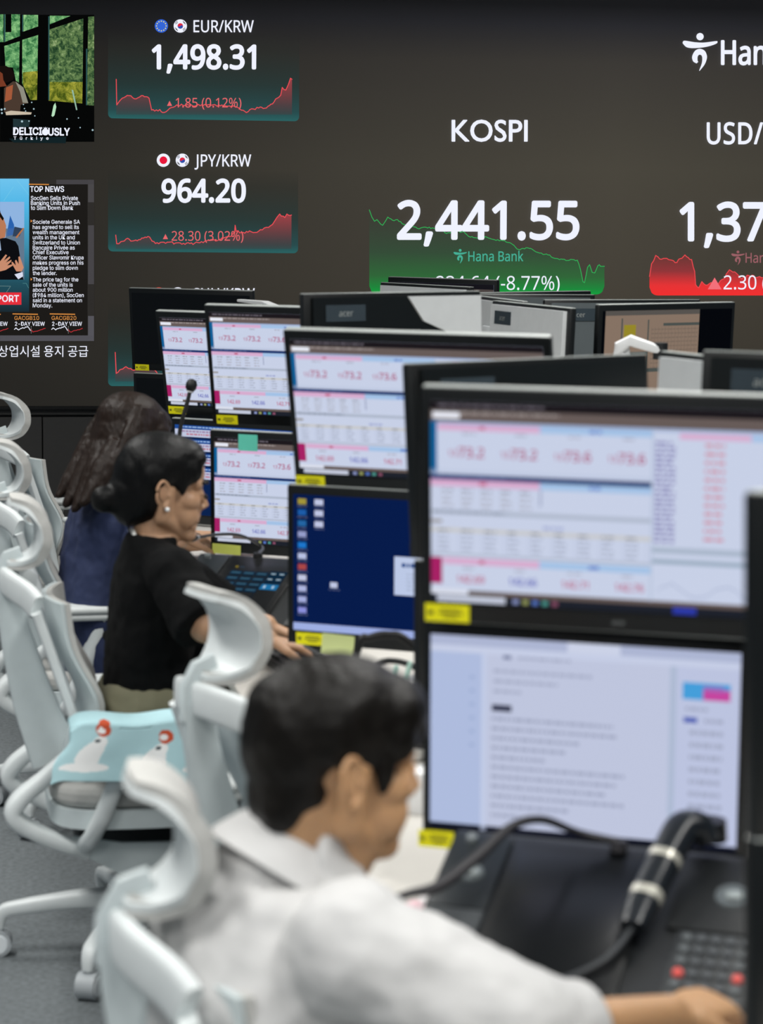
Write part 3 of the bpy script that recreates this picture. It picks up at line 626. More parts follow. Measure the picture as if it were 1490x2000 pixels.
placed('monitor back with a pale badge just right of the wide black back', 860, 574, 8.3, 178, 2, 'dark', True, False, back='grey', badge=True)
placed('farthest browser monitor in front of the green index chart', 757, 541, 9.7, -45, 2, 'browser', mark=False)
placed('pale-backed monitor below the farthest browser screen', 752, 552, 8.75, 118, 2, 'dark', True, False, back='silver')
placed('dark navy screen at the foot of the green index chart', 1155, 569, 8.85, 30, 2, 'navy', False, True, mark=False)
placed('pale-backed monitor standing behind the nearest quote screen at right', 1306, 687, 4.62, 110, 2, 'dark', True, False, back='silver')
placed('black monitor back with a shiny badge at the right edge', 1378, 686, 3.95, 150, 4, 'dark', True, False, badge=True)
pb = at(1449, 962, 2.2); ua = radians(27); ub = V((cos(ua), sin(ua), 0))
bn = V((sin(ua + pi), -cos(ua + pi), 0)); bv = V((0, 0, 1)) * cos(radians(2.5)) + bn * sin(radians(2.5)); bu = pb + ub * MW / 2 - bv * MH
stack('close upper black monitor back cut by the right edge', 'close lower black monitor back cut by the right edge', 'pole of the close black monitors at the right edge',
      (tuple(bu), 207, 2.5), (tuple(bu - bv * (MH + .003)), 207, 2.5), 'dark', 'dark', None, None)
# white monitor arm standing free behind
pa = at(1215, 668, 6.1)
t = thing('monitor_mount', 'white bent monitor arm in front of the screen reflecting beige spreadsheets', 'monitor arm', (pa.x, pa.y, DESK_Z))
hz = pa.z - DESK_Z
mk('base', MB().cyl((0, 0, 0), (0, 0, .015), .07, .065, 24), silv, t); mk('pole', MB().cyl((0, 0, .015), (0, 0, hz - .03), .018), pm('#e4e6e8', .35), t)
mk('arm', MB().sweep([(0, 0, hz - .04), (0, 0, hz - .01), (.02, -.01, hz + .005), (.1, -.03, hz - .02)], [(.025, .014), (.025, .02), (.022, .016), (.02, .012)], ex=4), pm('#e4e6e8', .35), t)
mk('joint', MB().cyl((.1, -.03, hz - .045), (.1, -.03, hz + .0), .02), pm('#1a1c1e', .5), t)
# ------------------------------------------------------------------ white task chairs
wht, wht2, gry, drk = pm('#d8dedf', .42), pm('#c6d0d2', .45), pm('#b9b9b6', .85, 0, .08, 120, .2, 900), pm('#232629', .55)
def make_chair(label, loc, rz, base_rot=0, pad=.67):
    r = thing('office_chair', label, 'chair', loc, (0, 0, rz), 'white mesh task chairs')
    mk('hub', MB().tube([(0, 0, .07), (0, 0, .10), (0, 0, .165)], [.024, .036, .03], 20), wht, r)
    for k in range(5):
        a = base_rot + k * 2 * pi / 5; d = V((cos(a), sin(a), 0)); n_ = V((-sin(a), cos(a), 0))
        arm = mk('base_arm', MB().sweep(cr([V((0, 0, .125)) + d * .02, V((0, 0, .135)) + d * .12, V((0, 0, .115)) + d * .285, V((0, 0, .10)) + d * .322, V((0, 0, .066)) + d * .33], 4), lerps([(.027, .03), (.025, .022), (.019, .016), (.017, .016), (.013, .013)], 4), ex=3.5, n=16), wht, r)
        cs = MB(); c = V((0, 0, .031)) + d * .33 + n_ * .0
        cst = mk('caster', MB().cyl(c + n_ * -.022, c + n_ * .022, .031, .031, 28).tube([V((0, 0, .07)) + d * .33, c + V((0, 0, .02))], .011, 12), pm('#aeb4b8', .5), arm)
        for s in (-1, 1): mk('wheel_cover', MB().cyl(c + n_ * s * .0221, c + n_ * s * .0245, .024, .022, 28), pm('#e6ecf0', .35), arm)
    mk('gas_lift', MB().tube([(0, 0, .16), (0, 0, .25)], .014, 18).tube([(0, 0, .235), (0, 0, .30)], .026, 18), pm('#2c3a46', .25, .8), r)
    mk('mechanism', MB().box((-.02, 0, .30), (.26, .16, .075), None, .02).box((.05, 0, .345), (.2, .22, .03), None, .008), drk, r)
    for s in (-1, 1):
        pl = [(.10 * cos(t) * .42 + .065, .27 + .042 * sin(t)) for t in [-pi / 2 + k * pi / 10 for k in range(11)]] + [(-.05, .315), (-.16, .335), (-.165, .305), (-.04, .235)]
        br = mk('side_bracket', MB().prism(pl, ((0, s * .145, 0), (1, 0, 0), (0, 0, 1), (0, s, 0)), .014), wht2, r)
        b = MB()
        for z in (.255, .29): b.cyl((.068, s * .159, z), (.068, s * .164, z), .0085, .008, 16)
        mk('bolt', b, pm('#6a655a', .35, .7), br)
    # seat
    def seat(z0, z1, w0, ins):
        b = MB(); n = 28
        out = []
        for k in range(n):
            t = 2 * pi * k / n; x, y = cos(t), sin(t); out.append((.02 + .235 * math.copysign(abs(x) ** .45, x), w0 * math.copysign(abs(y) ** .45, y)))
        return b.prism(out, ((0, 0, z0), (1, 0, 0), (0, 1, 0), (0, 0, 1)), z1 - z0)
    mk('seat_pan', seat(.372, .415, .245, 0), wht2, r)
    cu = evaluated(mesh_of('work', seat(.416, .468, .238, 0), gry), [('BEVEL', dict(width=.018, segments=3))])
    add('seat_cushion', cu, r)
    # back: lower loops, side uprights, curved top bar, spine
    for s in (-1, 1):
        mk('lower_frame', MB().sweep(cr([(-.13, s * .15, .30), (-.21, s * .17, .335), (-.29, s * .17, .385), (-.285, s * .168, .425), (-.22, s * .165, .48), (-.165, s * .165, .53)], 5), lerps([(.016, .03), (.018, .03), (.02, .034), (.02, .034), (.018, .026), (.016, .018)], 5), (0, 1, 0), ex=3.5, n=16), wht, r)
        mk('upright', MB().sweep(cr([(-.13, s * .158, .47), (-.155, s * .158, .60), (-.203, s * .158, .75), (-.24, s * .155, .858)], 5), lerps([(.011, .026), (.011, .028), (.012, .032), (.012, .042)], 5), (0, 1, 0), ex=4, n=16), wht, r)
    mk('top_bar', MB().sweep(cr([(-.238, -.158, .868), (-.256, -.128, .886), (-.292, -.066, .904), (-.304, 0, .909), (-.292, .066, .904), (-.256, .128, .886), (-.238, .158, .868)], 6), [(.013, .031)] * 37, (0, 0, 1), ex=4, n=16), wht, r)
    mk('spine', MB().sweep(cr([(-.30, 0, .905), (-.285, 0, .80), (-.24, 0, .62), (-.19, 0, .48)], 5), lerps([(.03, .014), (.034, .014), (.05, .014), (.06, .014)], 5), (0, 1, 0), ex=4, n=16), wht2, r)
    def backp(off):
        def f(u, v):
            z = .50 + .375 * v; y = (2 * u - 1) * (.145 + .008 * v)
            x = -.165 - .045 * v + .05 * sin(pi * min(1, v / .85)) ** 2 * (1 - v) * 1.6 + .035 * (2 * u - 1) ** 2 - off
            return (x, y, z)
        return f
    mk('back_shell', MB().sheet(backp(.0), 14, 16, .010), wht2, r)
    mk('back_pad', MB().sheet(backp(-.012), 14, 16, .012), gry, r)
    # headrest: a crescent that bulges forward, on a short neck
    prof = cr([(-.30, 0, .944), (-.272, 0, .948), (-.245, 0, .965), (-.228, 0, 1.0), (-.232, 0, 1.045), (-.262, 0, 1.082), (-.295, 0, 1.096)], 5); N_ = len(prof) - 1
    wid = lerps([.034, .056, .078, .088, .088, .078, .056], 5)
    def hs(off):
        def f(u, v):
            t = v * N_; i = min(int(t), N_ - 1); q = prof[i].lerp(prof[i + 1], t - i); w_ = wid[i] + (wid[i + 1] - wid[i]) * (t - i); y = (2 * u - 1) * w_
            tg = (prof[min(i + 1, N_)] - prof[max(i - 1, 0)]).normalized(); nr = V((tg.z, 0, -tg.x))
            k = max(0, 1 - abs(2 * u - 1) ** 4); th = off * (max(.15, sin(pi * (.04 + .86 * v))) ** .6) * (.8 + .2 * k)
            return q + nr * th + V((.035 * (y / .14) ** 2, y, 0))
        return f
    mk('headrest_shell', MB().sheet(hs(0), 16, 30, .010), wht, r)
    mk('headrest_cushion', MB().sheet(hs(.020), 16, 30, .022), gry, r)
    mk('headrest_neck', MB().sweep([(-.302, 0, .87), (-.302, 0, .925), (-.288, 0, .950), (-.262, 0, .957)], [(.03, .012)] * 4, (0, 1, 0), ex=4), wht2, r)
    mk('headrest_joint', MB().cyl((-.27, -.03, .945), (-.27, .03, .945), .012), drk, r)
    for s in (-1, 1):
        st = mk('armrest_post', MB().tube([(-.14, s * .165, .315), (-.125, s * .235, .35), (-.10, s * .262, .41), (-.065, s * .268, .50)], [.019, .021, .021, .02], 16).tube([(-.07, s * .268, .488), (-.015, s * .268, pad - .045), (-.012, s * .268, pad - .02)], [.025, .026, .032], 18), wht, r)
        mk('armrest_pad', MB().box((.01, s * .268, pad - .022), (.26, .075, .022), None, .010, 3).box((.01, s * .268, pad - .003), (.27, .088, .02), None, .0095, 3), pm('#cfd4d4', .6), r)
    return r
def chair_at(label, hp, z, rz, base_rot=0, pad=.67):
    """stand the chair so its headrest is at that point of the room"""
    p = at(*hp, z); a = radians(rz); h = V((-.262, 0)); q = V((h.x * cos(a), h.x * sin(a)))
    return make_chair(label, (p.x - q.x, p.y - q.y, 0), a, base_rot, pad)
C1 = chair_at('white chair at the front, half hidden behind the white shirt', (300, 1622), 2.62, 4, .4)
C2 = chair_at('empty white chair between the man in white and the woman in black', (420, 1200), 3.9, 27, .3)
C3 = chair_at('white chair with a seal-print blanket over its armrest', (44, 1000), 5.12, 4, -2.0, .61)
C4 = chair_at('white chair of the woman in navy, its armrest behind the woman in black', (14, 893), 6.35, 5, .2, .66)
C5 = chair_at('farthest white chair, its headrest crossing the lower edge of the LED wall', (14, 800), 8.0, 16, .1)
# ------------------------------------------------------------------ people
def join(dst, src, M=None):
    if M is not None: src.bm.transform(M)
    m = bpy.data.meshes.new('work'); src.bm.to_mesh(m); src.bm.free(); dst.bm.from_mesh(m); bpy.data.meshes.remove(m)
def head_skin():
    b = MB()
    b.ball((-.014, 0, .036), (.097, .076, .090)).ball((.030, 0, -.028), (.060, .060, .084)).ball((.045, 0, .045), (.050, .060, .050))
    b.cap((.073, 0, -.100), .020, (.055, 0, -.088), .027).ball((.072, 0, -.080), (.020, .030, .018))
    for s in (-1, 1):
        b.cap((.062, s * .012, -.098), .019, (-.004, s * .050, -.060), .022).ball((.030, s * .018, -.085), (.035, .025, .025)); b.cap((-.004, s * .050, -.060), .022, (-.004, s * .060, .0), .02)
        b.ball((.052, s * .038, -.018), (.032, .028, .026)).cap((.083, s * .012, .020), .011, (.070, s * .042, .022), .013)
        b.ball((.079, s * .030, .001), (.013, .016, .010)).ball((.095, s * .010, -.033), (.010, .008, .007))
        b.ball((.078, s * .016, -.060), (.014, .016, .014))
        # ear
        e = MB(); c = V((-.014, s * .0775, -.004)); pts = []
        for k in range(13):
            t = radians(-70 + k * 25); x, z = .0155 * cos(t), .029 * sin(t); pts.append(c + V((1.1 * x - .10 * z - .004, s * (.009 - .5 * x), 1.05 * z)))
        pts = pts[2:] if False else pts
        e.tube(cr(pts, 2), .0046, 8); e.ball(c + V((-.002, s * .001, .004)), (.012, .0045, .024)); e.ball(c + V((.006, s * .003, -.029)), (.008, .005, .009)).ball(c + V((.012, s * .004, -.002)), (.005, .005, .007))
        join(b, e)
    b.cap((.082, 0, .012), .011, (.1025, 0, -.022), .0092).ball((.1065, 0, -.0275), .0088).ball((.086, 0, -.042), (.012, .017, .013)); b.ball((.070, 0, .0), (.022, .045, .03)).ball((.068, 0, -.05), (.02, .036, .026))
    b.ball((.0865, 0, -.054), (.012, .020, .0065)).ball((.0850, 0, -.066), (.012, .017, .008)).ball((.078, 0, -.060), (.014, .028, .016))
    for s in (-1, 1): b.ball((.050, s * .034, -.052), (.034, .026, .036))
    return b
def hand(b, w_, d, n, side, curl=(20, 35, 30), spread=.5, scale=1.0):
    """palm with five fingers: w_ wrist, d finger direction, n palm normal (towards what it rests on), side = +1 thumb on d x n side"""
    d = V(d).normalized(); n = (V(n) - d * V(n).dot(d)).normalized(); s = d.cross(n) * side; w_ = V(w_); k_ = scale
    b.sweep([w_ - d * .02 * k_, w_ + d * .02 * k_, w_ + d * .055 * k_, w_ + d * .088 * k_], [(.026 * k_, .018 * k_), (.030 * k_, .016 * k_), (.039 * k_, .0145 * k_), (.037 * k_, .011 * k_)], n, 14, 2.4)
    for i, (o, L) in enumerate(((.029, .070), (.010, .079), (-.010, .073), (-.028, .058))):
        p = w_ + d * (.080 - abs(i - 1.2) * .004) * k_ + s * o * k_; dd = (d + s * o * spread * 4).normalized(); r = .0088 * k_
        for j, c in enumerate(curl):
            q = Matrix.Rotation(radians(-c) * 1, 3, dd.cross(n)) if False else None
            a = radians(c); ax = dd.cross(n).normalized(); dd = (Matrix.Rotation(a, 3, ax) @ dd).normalized() if (Matrix.Rotation(a, 3, ax) @ dd).dot(n) > (Matrix.Rotation(-a, 3, ax) @ dd).dot(n) else (Matrix.Rotation(-a, 3, ax) @ dd).normalized()
            q = p + dd * L * k_ * (.46, .30, .24)[j]; b.cap(p, r, q, r * .9); p = q; r *= .9
    p = w_ + d * .018 * k_ + s * .024 * k_; q = p + (d * .6 + s * .75 + n * .25).normalized() * .042 * k_; b.cap(p, .0135 * k_, q, .0105 * k_)
    q2 = q + (d * .9 + s * .25 + n * .35).normalized() * .032 * k_; b.cap(q, .0105 * k_, q2, .0092 * k_); q3 = q2 + (d * .95 - s * .05 + n * .35).normalized() * .024 * k_; b.cap(q2, .0092 * k_, q3, .008 * k_)
def hair_mat(h, h2):
    m = bpy.data.materials.new('surface_hair'); m.use_nodes = True; nt = m.node_tree; N = nt.nodes; b = N['Principled BSDF']
    tc = N.new('ShaderNodeTexCoord'); mp = N.new('ShaderNodeMapping'); mp.inputs['Scale'].default_value = (160, 160, 14); nz = N.new('ShaderNodeTexNoise'); nz.inputs['Scale'].default_value = 1; nz.inputs['Detail'].default_value = 5
    nt.links.new(tc.outputs['Object'], mp.inputs[0]); nt.links.new(mp.outputs[0], nz.inputs['Vector'])
    mx = N.new('ShaderNodeMix'); mx.data_type = 'RGBA'; mx.inputs[6].default_value = lin(h); mx.inputs[7].default_value = lin(h2); nt.links.new(nz.outputs['Fac'], mx.inputs[0]); nt.links.new(mx.outputs[2], b.inputs['Base Color'])
    bp = N.new('ShaderNodeBump'); bp.inputs['Strength'].default_value = .5; bp.inputs['Distance'].default_value = .004; nt.links.new(nz.outputs['Fac'], bp.inputs['Height']); nt.links.new(bp.outputs['Normal'], b.inputs['Normal'])
    b.inputs['Roughness'].default_value = .42; b.inputs['Specular IOR Level'].default_value = .18; return m
skin = pm('#bf946c', .5, 0, .05, 60, .08, 500, sss=.15)
skinw = pm('#b38c6e', .5, 0, .05, 60, .08, 500, key='w', sss=.15)
class Sitter:
    def __init__(s, label, loc, yaw):
        s.loc = V((loc[0], loc[1], 0)); s.yaw = radians(yaw); s.r = thing('person', label, 'person', s.loc, (0, 0, s.yaw)); s.I = Matrix.Rotation(-s.yaw, 3, 'Z')
    def L(s, px, py, z): return s.I @ (at(px, py, z) - s.loc)
    def set_head(s, ear, z, fyaw, pitch, roll=0, side=-1):
        R = Matrix.Rotation(radians(fyaw), 3, 'Z') @ Matrix.Rotation(radians(pitch), 3, 'Y') @ Matrix.Rotation(radians(roll), 3, 'X')
        e = s.L(*ear, z); s.H = Matrix.Translation(e - R @ V((-.014, side * .084, -.004))) @ R.to_4x4(); s.R = R
    def h(s, *p): return s.H @ V(p)
    def part(s, name, me, mat, label=None):
        o = add(name, me, s.r); o.data.materials.clear() if False else None
        o.data.materials.append(mat)
        if label: o['label'] = label
        return o
def legs(b, S, pel, knees, ankles, r=(.085, .062, .048)):
    for s, k, a in zip((-1, 1), knees, ankles):
        b.cap(pel + V((0, s * .085, 0)), r[0] * 1.05, k, r[1]); b.cap(k, r[1], a, r[2])
def shoe(b, a):
    b.sweep(cr([a + V((-.06, 0, -.045)), a + V((.0, 0, -.035)), a + V((.09, 0, -.05)), a + V((.17, 0, -.06))], 3), lerps([(.034, .028), (.04, .036), (.042, .026), (.03, .016)], 3), (0, 1, 0), n=12)
def sitter_base(S, pel, spine, shoulders, elbows, wrists, neck_r=.050, tr=.8):
    """skin of trunk, neck and arms under the clothes; spine = points from pelvis to neck base"""
    b = MB(); pts = [pel] + spine
    b.sweep(cr(pts, 3), lerps([(.135 * tr, .095 * tr)] + [(.13 * tr, .09 * tr)] * (len(pts) - 3) + [(.14 * tr, .08 * tr), (.062, .046)], 3), (1, 0, 0), 16)
    nb = spine[-1]; sk = S.h(-.035, 0, -.035)
    b.cap(nb, neck_r, sk, neck_r)
    b.cap(nb + V((.02 + (neck_r - .043) * 1.2, 0, -.01)), neck_r * .9, S.h(.008 + (neck_r - .043), 0, -.07), neck_r * .86)
    for k in range(2): b.cap(shoulders[k], .052, elbows[k], .040); b.cap(elbows[k], .040, wrists[k], .026)
    for k in range(2): b.cap(nb + V((.0, 0, -.06)), .042, shoulders[k], .045)
    hd = head_skin(); join(b, hd, S.H); return b
# ---- the man in the white shirt
pm_ = at(575, 1690, 2.70); M = Sitter('man in a white shirt at the front, leaning towards the trading phone', (pm_.x + .10 * cos(radians(20)), pm_.y + .10 * sin(radians(20))), 20)
M.set_head((692, 1530), 2.60, -2, 5)
pel = V((-.02, 0, .58)); nb = M.L(575, 1690, 2.70); ch = V((nb.x - .045, 0, .80)); sh = [V((nb.x - .01, -.185, nb.z - .050)), V((nb.x - .01, .185, nb.z - .115))]
nb.y = 0
el = [V((sh[0].x + .165, -.305, nb.z - .138)), V((.06, .26, .70))]; wr = [M.L(1305, 1985, 2.62), V((.26, .16, .62))]
b = sitter_base(M, pel, [V((-.06, 0, .66)), ch, nb], sh, el, wr, .059)
hd_ = (M.L(1445, 1945, 2.72) - wr[0]); hand(b, wr[0] + hd_.normalized() * .01, hd_, V((.1, .2, -1)), -1, (28, 40, 30))
hand(b, wr[1], V((1, -.15, -.1)), V((0, 0, -1)), 1, (15, 20, 20))
M.part('body', blend(b, .0032, 4), skin)
def shirt_torso(pts, secs): return MB().sweep(cr(pts, 4), lerps(secs, 4), (1, 0, 0), 24, 2.3)
c = shirt_torso([pel + V((-.01, 0, -.06)), V((-.075, 0, .66)), ch + V((-.01, 0, -.04)), V((ch.x + .012, 0, nb.z - .085)), nb + V((-.016, -nb.y * .5, .004)), nb + V((-.030, -nb.y * .5, -.002))], [(.175, .13), (.18, .135), (.195, .145), (.18, .125), (.096, .090), (.068, .062)])
for k in range(2):
    c.cap(V((nb.x - .012, (-.07, .07)[k], nb.z - (.068, .085)[k])), .058, sh[k] + V((0, 0, -.014)), .074)
fd = (wr[0] - el[0]); q0 = el[0] + fd * .30
na = V((sin(radians(34)), 0, cos(radians(34)))); c.sweep([nb + V((-.012, 0, .0)) - na * .07, nb + V((-.012, 0, .0)) - na * .02, nb + V((-.012, 0, .0)) + na * .020], [(.105, .105), (.084, .084), (.070, .067)], (0, 1, 0), 24)
c.cap(sh[0], .080, el[0], .070).cap(el[0], .070, el[0] + fd * .10, .064); c.tube([el[0] + fd * .06, q0], [.065, .056], 18); c.cap(sh[1], .072, el[1], .058); c.tube([el[1], el[1].lerp(wr[1], .8)], [.056, .045], 18)
shirtm = pm('#c4c4c4', .8, 0, .03, 20, .12, 700, sheen=.1)
M.part('shirt', blend(c, .006, 5, [(.11, .030), (.045, .007)]), shirtm)
c = MB(); c.tube([el[0] + fd * .20, q0, el[0] + fd * .39], [.059, .060, .056], 22); M.part('rolled_cuff', blend(c, .004, 3, [(.04, .004)]), shirtm)
def collar(c_, ax_x, na_, r0, h0, r1, h1):
    def f(u, v):
        t = radians(14 + 332 * u); e = abs(2 * u - 1) ** 6; q = min(1, v / .12) if v < .12 else 1
        r = r0 - .004 + .004 * q + (r1 - r0) * max(0, v - .12) / .88; h_ = h0 - .012 * (1 - q) + (h1 - .018 * e - h0) * (max(0, v - .12) / .88) ** 1.1
        return c_ + ax_x * (r * cos(t)) + V((0, 1, 0)) * (r * sin(t)) + na_ * h_
    return MB().sheet(f, 48, 12, .004)
cc = nb + V((-.012, 0, .004)); axx = V((na.z, 0, -na.x)).normalized(); me_ = mesh_of('collar', collar(cc, axx, na, .072, .030, .099, -.016), shirtm); add('collar', me_, M.r)
hb = MB(); hb.ball((-.014, 0, .056), (.108, .088, .080)).ball((-.060, 0, .030), (.062, .077, .080)).ball((.056, 0, .070), (.052, .078, .046)).ball((.080, 0, .052), (.028, .066, .032)).ball((-.072, 0, -.040), (.034, .056, .048)).ball((-.055, 0, -.02), (.05, .066, .05))
for s in (-1, 1): hb.ball((.030, s * .0715, .010), (.013, .008, .034)).ball((.045, s * .062, .045), (.03, .02, .03)).ball((-.03, s * .074, .035), (.03, .014, .022))
hb.bm.transform(M.H); M.part('hair', blend(hb, .004, 9, [(.06, .010), (.02, .003)]), hair_mat('#080706', '#161310'), 'short black hair, cropped at the nape')
c = MB(); kn = [V((.40, -.15, .545)), V((.40, .13, .545))]; an = [V((.36, -.15, .09)), V((.36, .13, .09))]; legs(c, M, pel, kn, an)
M.part('trousers', blend(c, .008, 4), pm('#1c1f26', .8)); 
for a in an: c = MB(); shoe(c, a); M.part('shoe', blend(c, .006, 3), pm('#141210', .4))
# ---- the woman in black
pb_ = at(296, 1052, 5.18); B = Sitter('woman in a black blouse with a low hair bun, seated in profile', (pb_.x - .065, pb_.y - .01), 8)
B.set_head((322, 966), 5.10, 4, 7)
pel = V((.055, 0, .585)); nb = B.L(300, 1046, 5.18); nb.y = 0; ch = V((.064, 0, .82)); sh = [V((nb.x + .02, -.150, nb.z - .070)), V((nb.x + .02, .150, nb.z - .070))]
el = [B.L(402, 1222, 4.97), V((nb.x + .20, .20, .78))]; wr = [B.L(522, 1250, 5.02), B.L(520, 1222, 5.2)]
b = sitter_base(B, pel, [V((.057, 0, .68)), ch, nb], sh, el, wr, .043)
hand(b, wr[0], B.L(575, 1262, 5.04) - wr[0], V((0, 0, -1)), -1, (18, 30, 25), .5, .92); hand(b, wr[1], B.L(565, 1240, 5.22) - wr[1], V((0, 0, -1)), 1, (18, 30, 25), .5, .92)
B.part('body', blend(b, .0035, 4), skinw)
c = shirt_torso([V((.058, 0, .655)), V((.056, 0, .72)), V((.064, 0, .80)), V((nb.x - .012, 0, .915)), nb + V((-.006, 0, .004))], [(.140, .106), (.134, .100), (.140, .102), (.136, .082), (.064, .056)])
for k in range(2):
    c.cap(V((nb.x - .002, (-.06, .06)[k], nb.z - .050)), .052, sh[k], .062); ud = el[k] - sh[k]; c.cap(sh[k], .060, sh[k] + ud * .5, .066); c.tube([sh[k] + ud * .4, sh[k] + ud * 1.0], [.064, .074], 20)
blackm = pm('#070809', .9, 0, .1, 20, .15, 500, spec=.15)
B.part('blouse', blend(c, .006, 4, [(.08, .018), (.03, .006)]), blackm)
c = MB(); c.cap(V((.05, -.045, .59)), .122, V((.05, .045, .59)), .122); kn = [V((.46, -.11, .53)), V((.46, .11, .53))]; an = [V((.42, -.1, .09)), V((.42, .1, .09))]; legs(c, B, V((.03, 0, .555)), kn, an, (.092, .066, .05))
B.part('trousers', blend(c, .007, 4, [(.07, .012)]), pm('#6c6a55', .85, 0, .06, 25, .1, 600), 'loose olive khaki trousers')
for a in an: c = MB(); shoe(c, a); B.part('shoe', blend(c, .006, 3), pm('#141210', .4))
hb = MB(); hb.ball((-.012, 0, .056), (.101, .086, .080)).ball((-.045, 0, .0), (.062, .078, .095)).ball((.034, 0, .090), (.056, .072, .036)).ball((-.070, 0, -.040), (.046, .056, .056)).ball((-.140, -.012, -.035), (.031, .030, .033)).ball((-.11, -.01, -.045), (.03, .026, .024)).ball((-.10, 0, -.01), (.03, .05, .04)).ball((-.085, 0, .035), (.035, .06, .05))
for s in (-1, 1): hb.ball((.046, s * .064, .052), (.032, .014, .030), (0, 25, 0)).ball((.03, s * .072, .022), (.014, .008, .034)).ball((.066, s * .042, .082), (.022, .032, .020)).ball((-.03, s * .074, .034), (.04, .014, .03))
hb.tube([(-.085, -.035, -.07), (-.075, -.045, -.105), (-.05, -.05, -.125), (-.035, -.055, -.15)], [.008, .006, .004, .002], 8, 3)
hb.bm.transform(B.H); B.part('hair', blend(hb, .0042, 40, [(.012, .0012)]), hair_mat('#050506', '#0e0f10'), 'black hair gathered in a low bun')
sc_ = mk('hair_tie', MB().ball((-.117, -.012, -.030), (.008, .024, .026)), pm('#20252c', .8), B.r, angle=0); sc_.data.transform(B.H)
e = mk('earring', MB().ball((-.006, -.092, -.037), .0055), pm('#f4f6f8', .08, .2), B.r, angle=0); e.data.transform(B.H); e['label'] = 'round white stud earring'
for nm, pts, r_ in (('eyebrow', [(.1015, -.016, .026), (.095, -.034, .031), (.082, -.050, .026)], .004), ('eyelashes', [(.0985, -.020, -.004), (.099, -.031, -.008), (.0925, -.045, -.003)], .0042)):
    for s in (1, -1):
        o = mk(nm, MB().tube(cr([(x, y * s, z) for x, y, z in pts], 4), r_, 8), pm('#17120f', .7), B.r, angle=0); o.data.transform(B.H)
o = mk('lips', MB().ball((.0870, 0, -.0552), (.0105, .016, .0045)).ball((.0850, 0, -.0655), (.0108, .014, .0052)), pm('#a5706a', .4), B.r, angle=0); o.data.transform(B.H)
e2 = mk('undershirt_edge', MB().tube(cr([nb + V((-.050, y, z)) for y, z in ((-.034, .002), (-.02, .010), (0, .014), (.03, .010))], 3), .006, 8), pm('#e9e9e6', .7), B.r, angle=0)
# ---- the woman in navy
pn_ = at(232, 945, 6.32); N_ = Sitter('woman in a navy top with long dark brown hair hiding her face', (pn_.x - .03, pn_.y - .02), 22)
N_.set_head((283, 868), 6.18, 14, 16)
pel = V((.0, 0, .585)); nb = N_.L(232, 945, 6.32); nb.y = 0; ch = V((nb.x * .55, 0, .80)); sh = [V((nb.x + .01, -.165, nb.z - .07)), V((nb.x + .02, .165, nb.z - .07))]
el = [N_.L(275, 1120, 6.12), V((nb.x + .2, .22, .78))]; wr = [N_.L(352, 1052, 6.25), V((nb.x + .40, .15, .78))]
b = sitter_base(N_, pel, [V((.0, 0, .66)), ch, nb], sh, el, wr, .043)
hand(b, wr[0], N_.L(412, 1046, 6.35) - wr[0], V((0, .3, -1)), -1, (20, 25, 20), .4, .92); hand(b, wr[1], V((1, 0, 0)), V((0, 0, -1)), 1, (18, 30, 25), .5, .92)
N_.part('body', blend(b, .005, 4), skinw)
c = shirt_torso([V((-.01, 0, .46)), V((-.02, 0, .62)), V((ch.x - .02, 0, .76)), V((nb.x - .035, 0, nb.z - .09)), nb + V((-.006, 0, -.012))], [(.175, .135), (.17, .13), (.175, .125), (.165, .10), (.066, .058)])
for k in range(2):
    c.cap(V((nb.x - .012, (-.06, .06)[k], nb.z - .045)), .056, sh[k], .066); ud = el[k] - sh[k]; c.cap(sh[k], .064, sh[k] + ud * .5, .066); c.tube([sh[k] + ud * .4, sh[k] + ud * 1.0], [.066, .070], 20)
N_.part('top', blend(c, .006, 4, [(.08, .020), (.03, .007)]), pm('#1e2a4d', .8, 0, .1, 20, .15, 500), 'loose navy blue top')
c = MB(); c.cap(V((.0, -.06, .585)), .125, V((.0, .06, .585)), .125); kn = [V((.42, -.11, .545)), V((.42, .11, .545))]; an = [V((.40, -.1, .09)), V((.40, .1, .09))]; legs(c, N_, V((.0, 0, .575)), kn, an)
N_.part('trousers', blend(c, .008, 4), pm('#08090b', .8))
for a in an: c = MB(); shoe(c, a); N_.part('shoe', blend(c, .006, 3), pm('#141210', .4))
hb = MB(); hb.ball((-.014, 0, .056), (.106, .092, .084)).ball((-.05, 0, .0), (.070, .086, .10)).ball((.05, 0, .066), (.052, .080, .050)).ball((-.085, 0, -.08), (.05, .075, .08))
for s in (-1, 1):
    hb.sweep(cr([(.02, s * .060, .09), (.035, s * .082, .02), (.025, s * .086, -.06), (.0, s * .080, -.13)], 4), lerps([(.03, .02), (.04, .018), (.045, .018), (.03, .014)], 4), (0, 1, 0), 12); hb.sweep(cr([(-.04, s * .06, .09), (-.05, s * .088, .0), (-.075, s * .085, -.09), (-.12, s * .07, -.17)], 4), lerps([(.03, .03), (.05, .024), (.05, .026), (.022, .014)], 4), (0, 1, 0), 12)
for k, (y, L) in enumerate(((-.05, .19), (-.02, .21), (.015, .2), (.05, .18))): hb.tube([(-.08, y, -.02), (-.115, y * 1.1, -.10), (-.15, y * 1.2, -L), (-.165, y * 1.1, -L - .02)], [.035, .03, .016, .006], 10, 3)
hb.bm.transform(N_.H); N_.part('hair', blend(hb, .0045, 3, [(.04, .006), (.012, .002)]), hair_mat('#120e0c', '#2e221c'), 'long loose dark brown hair')
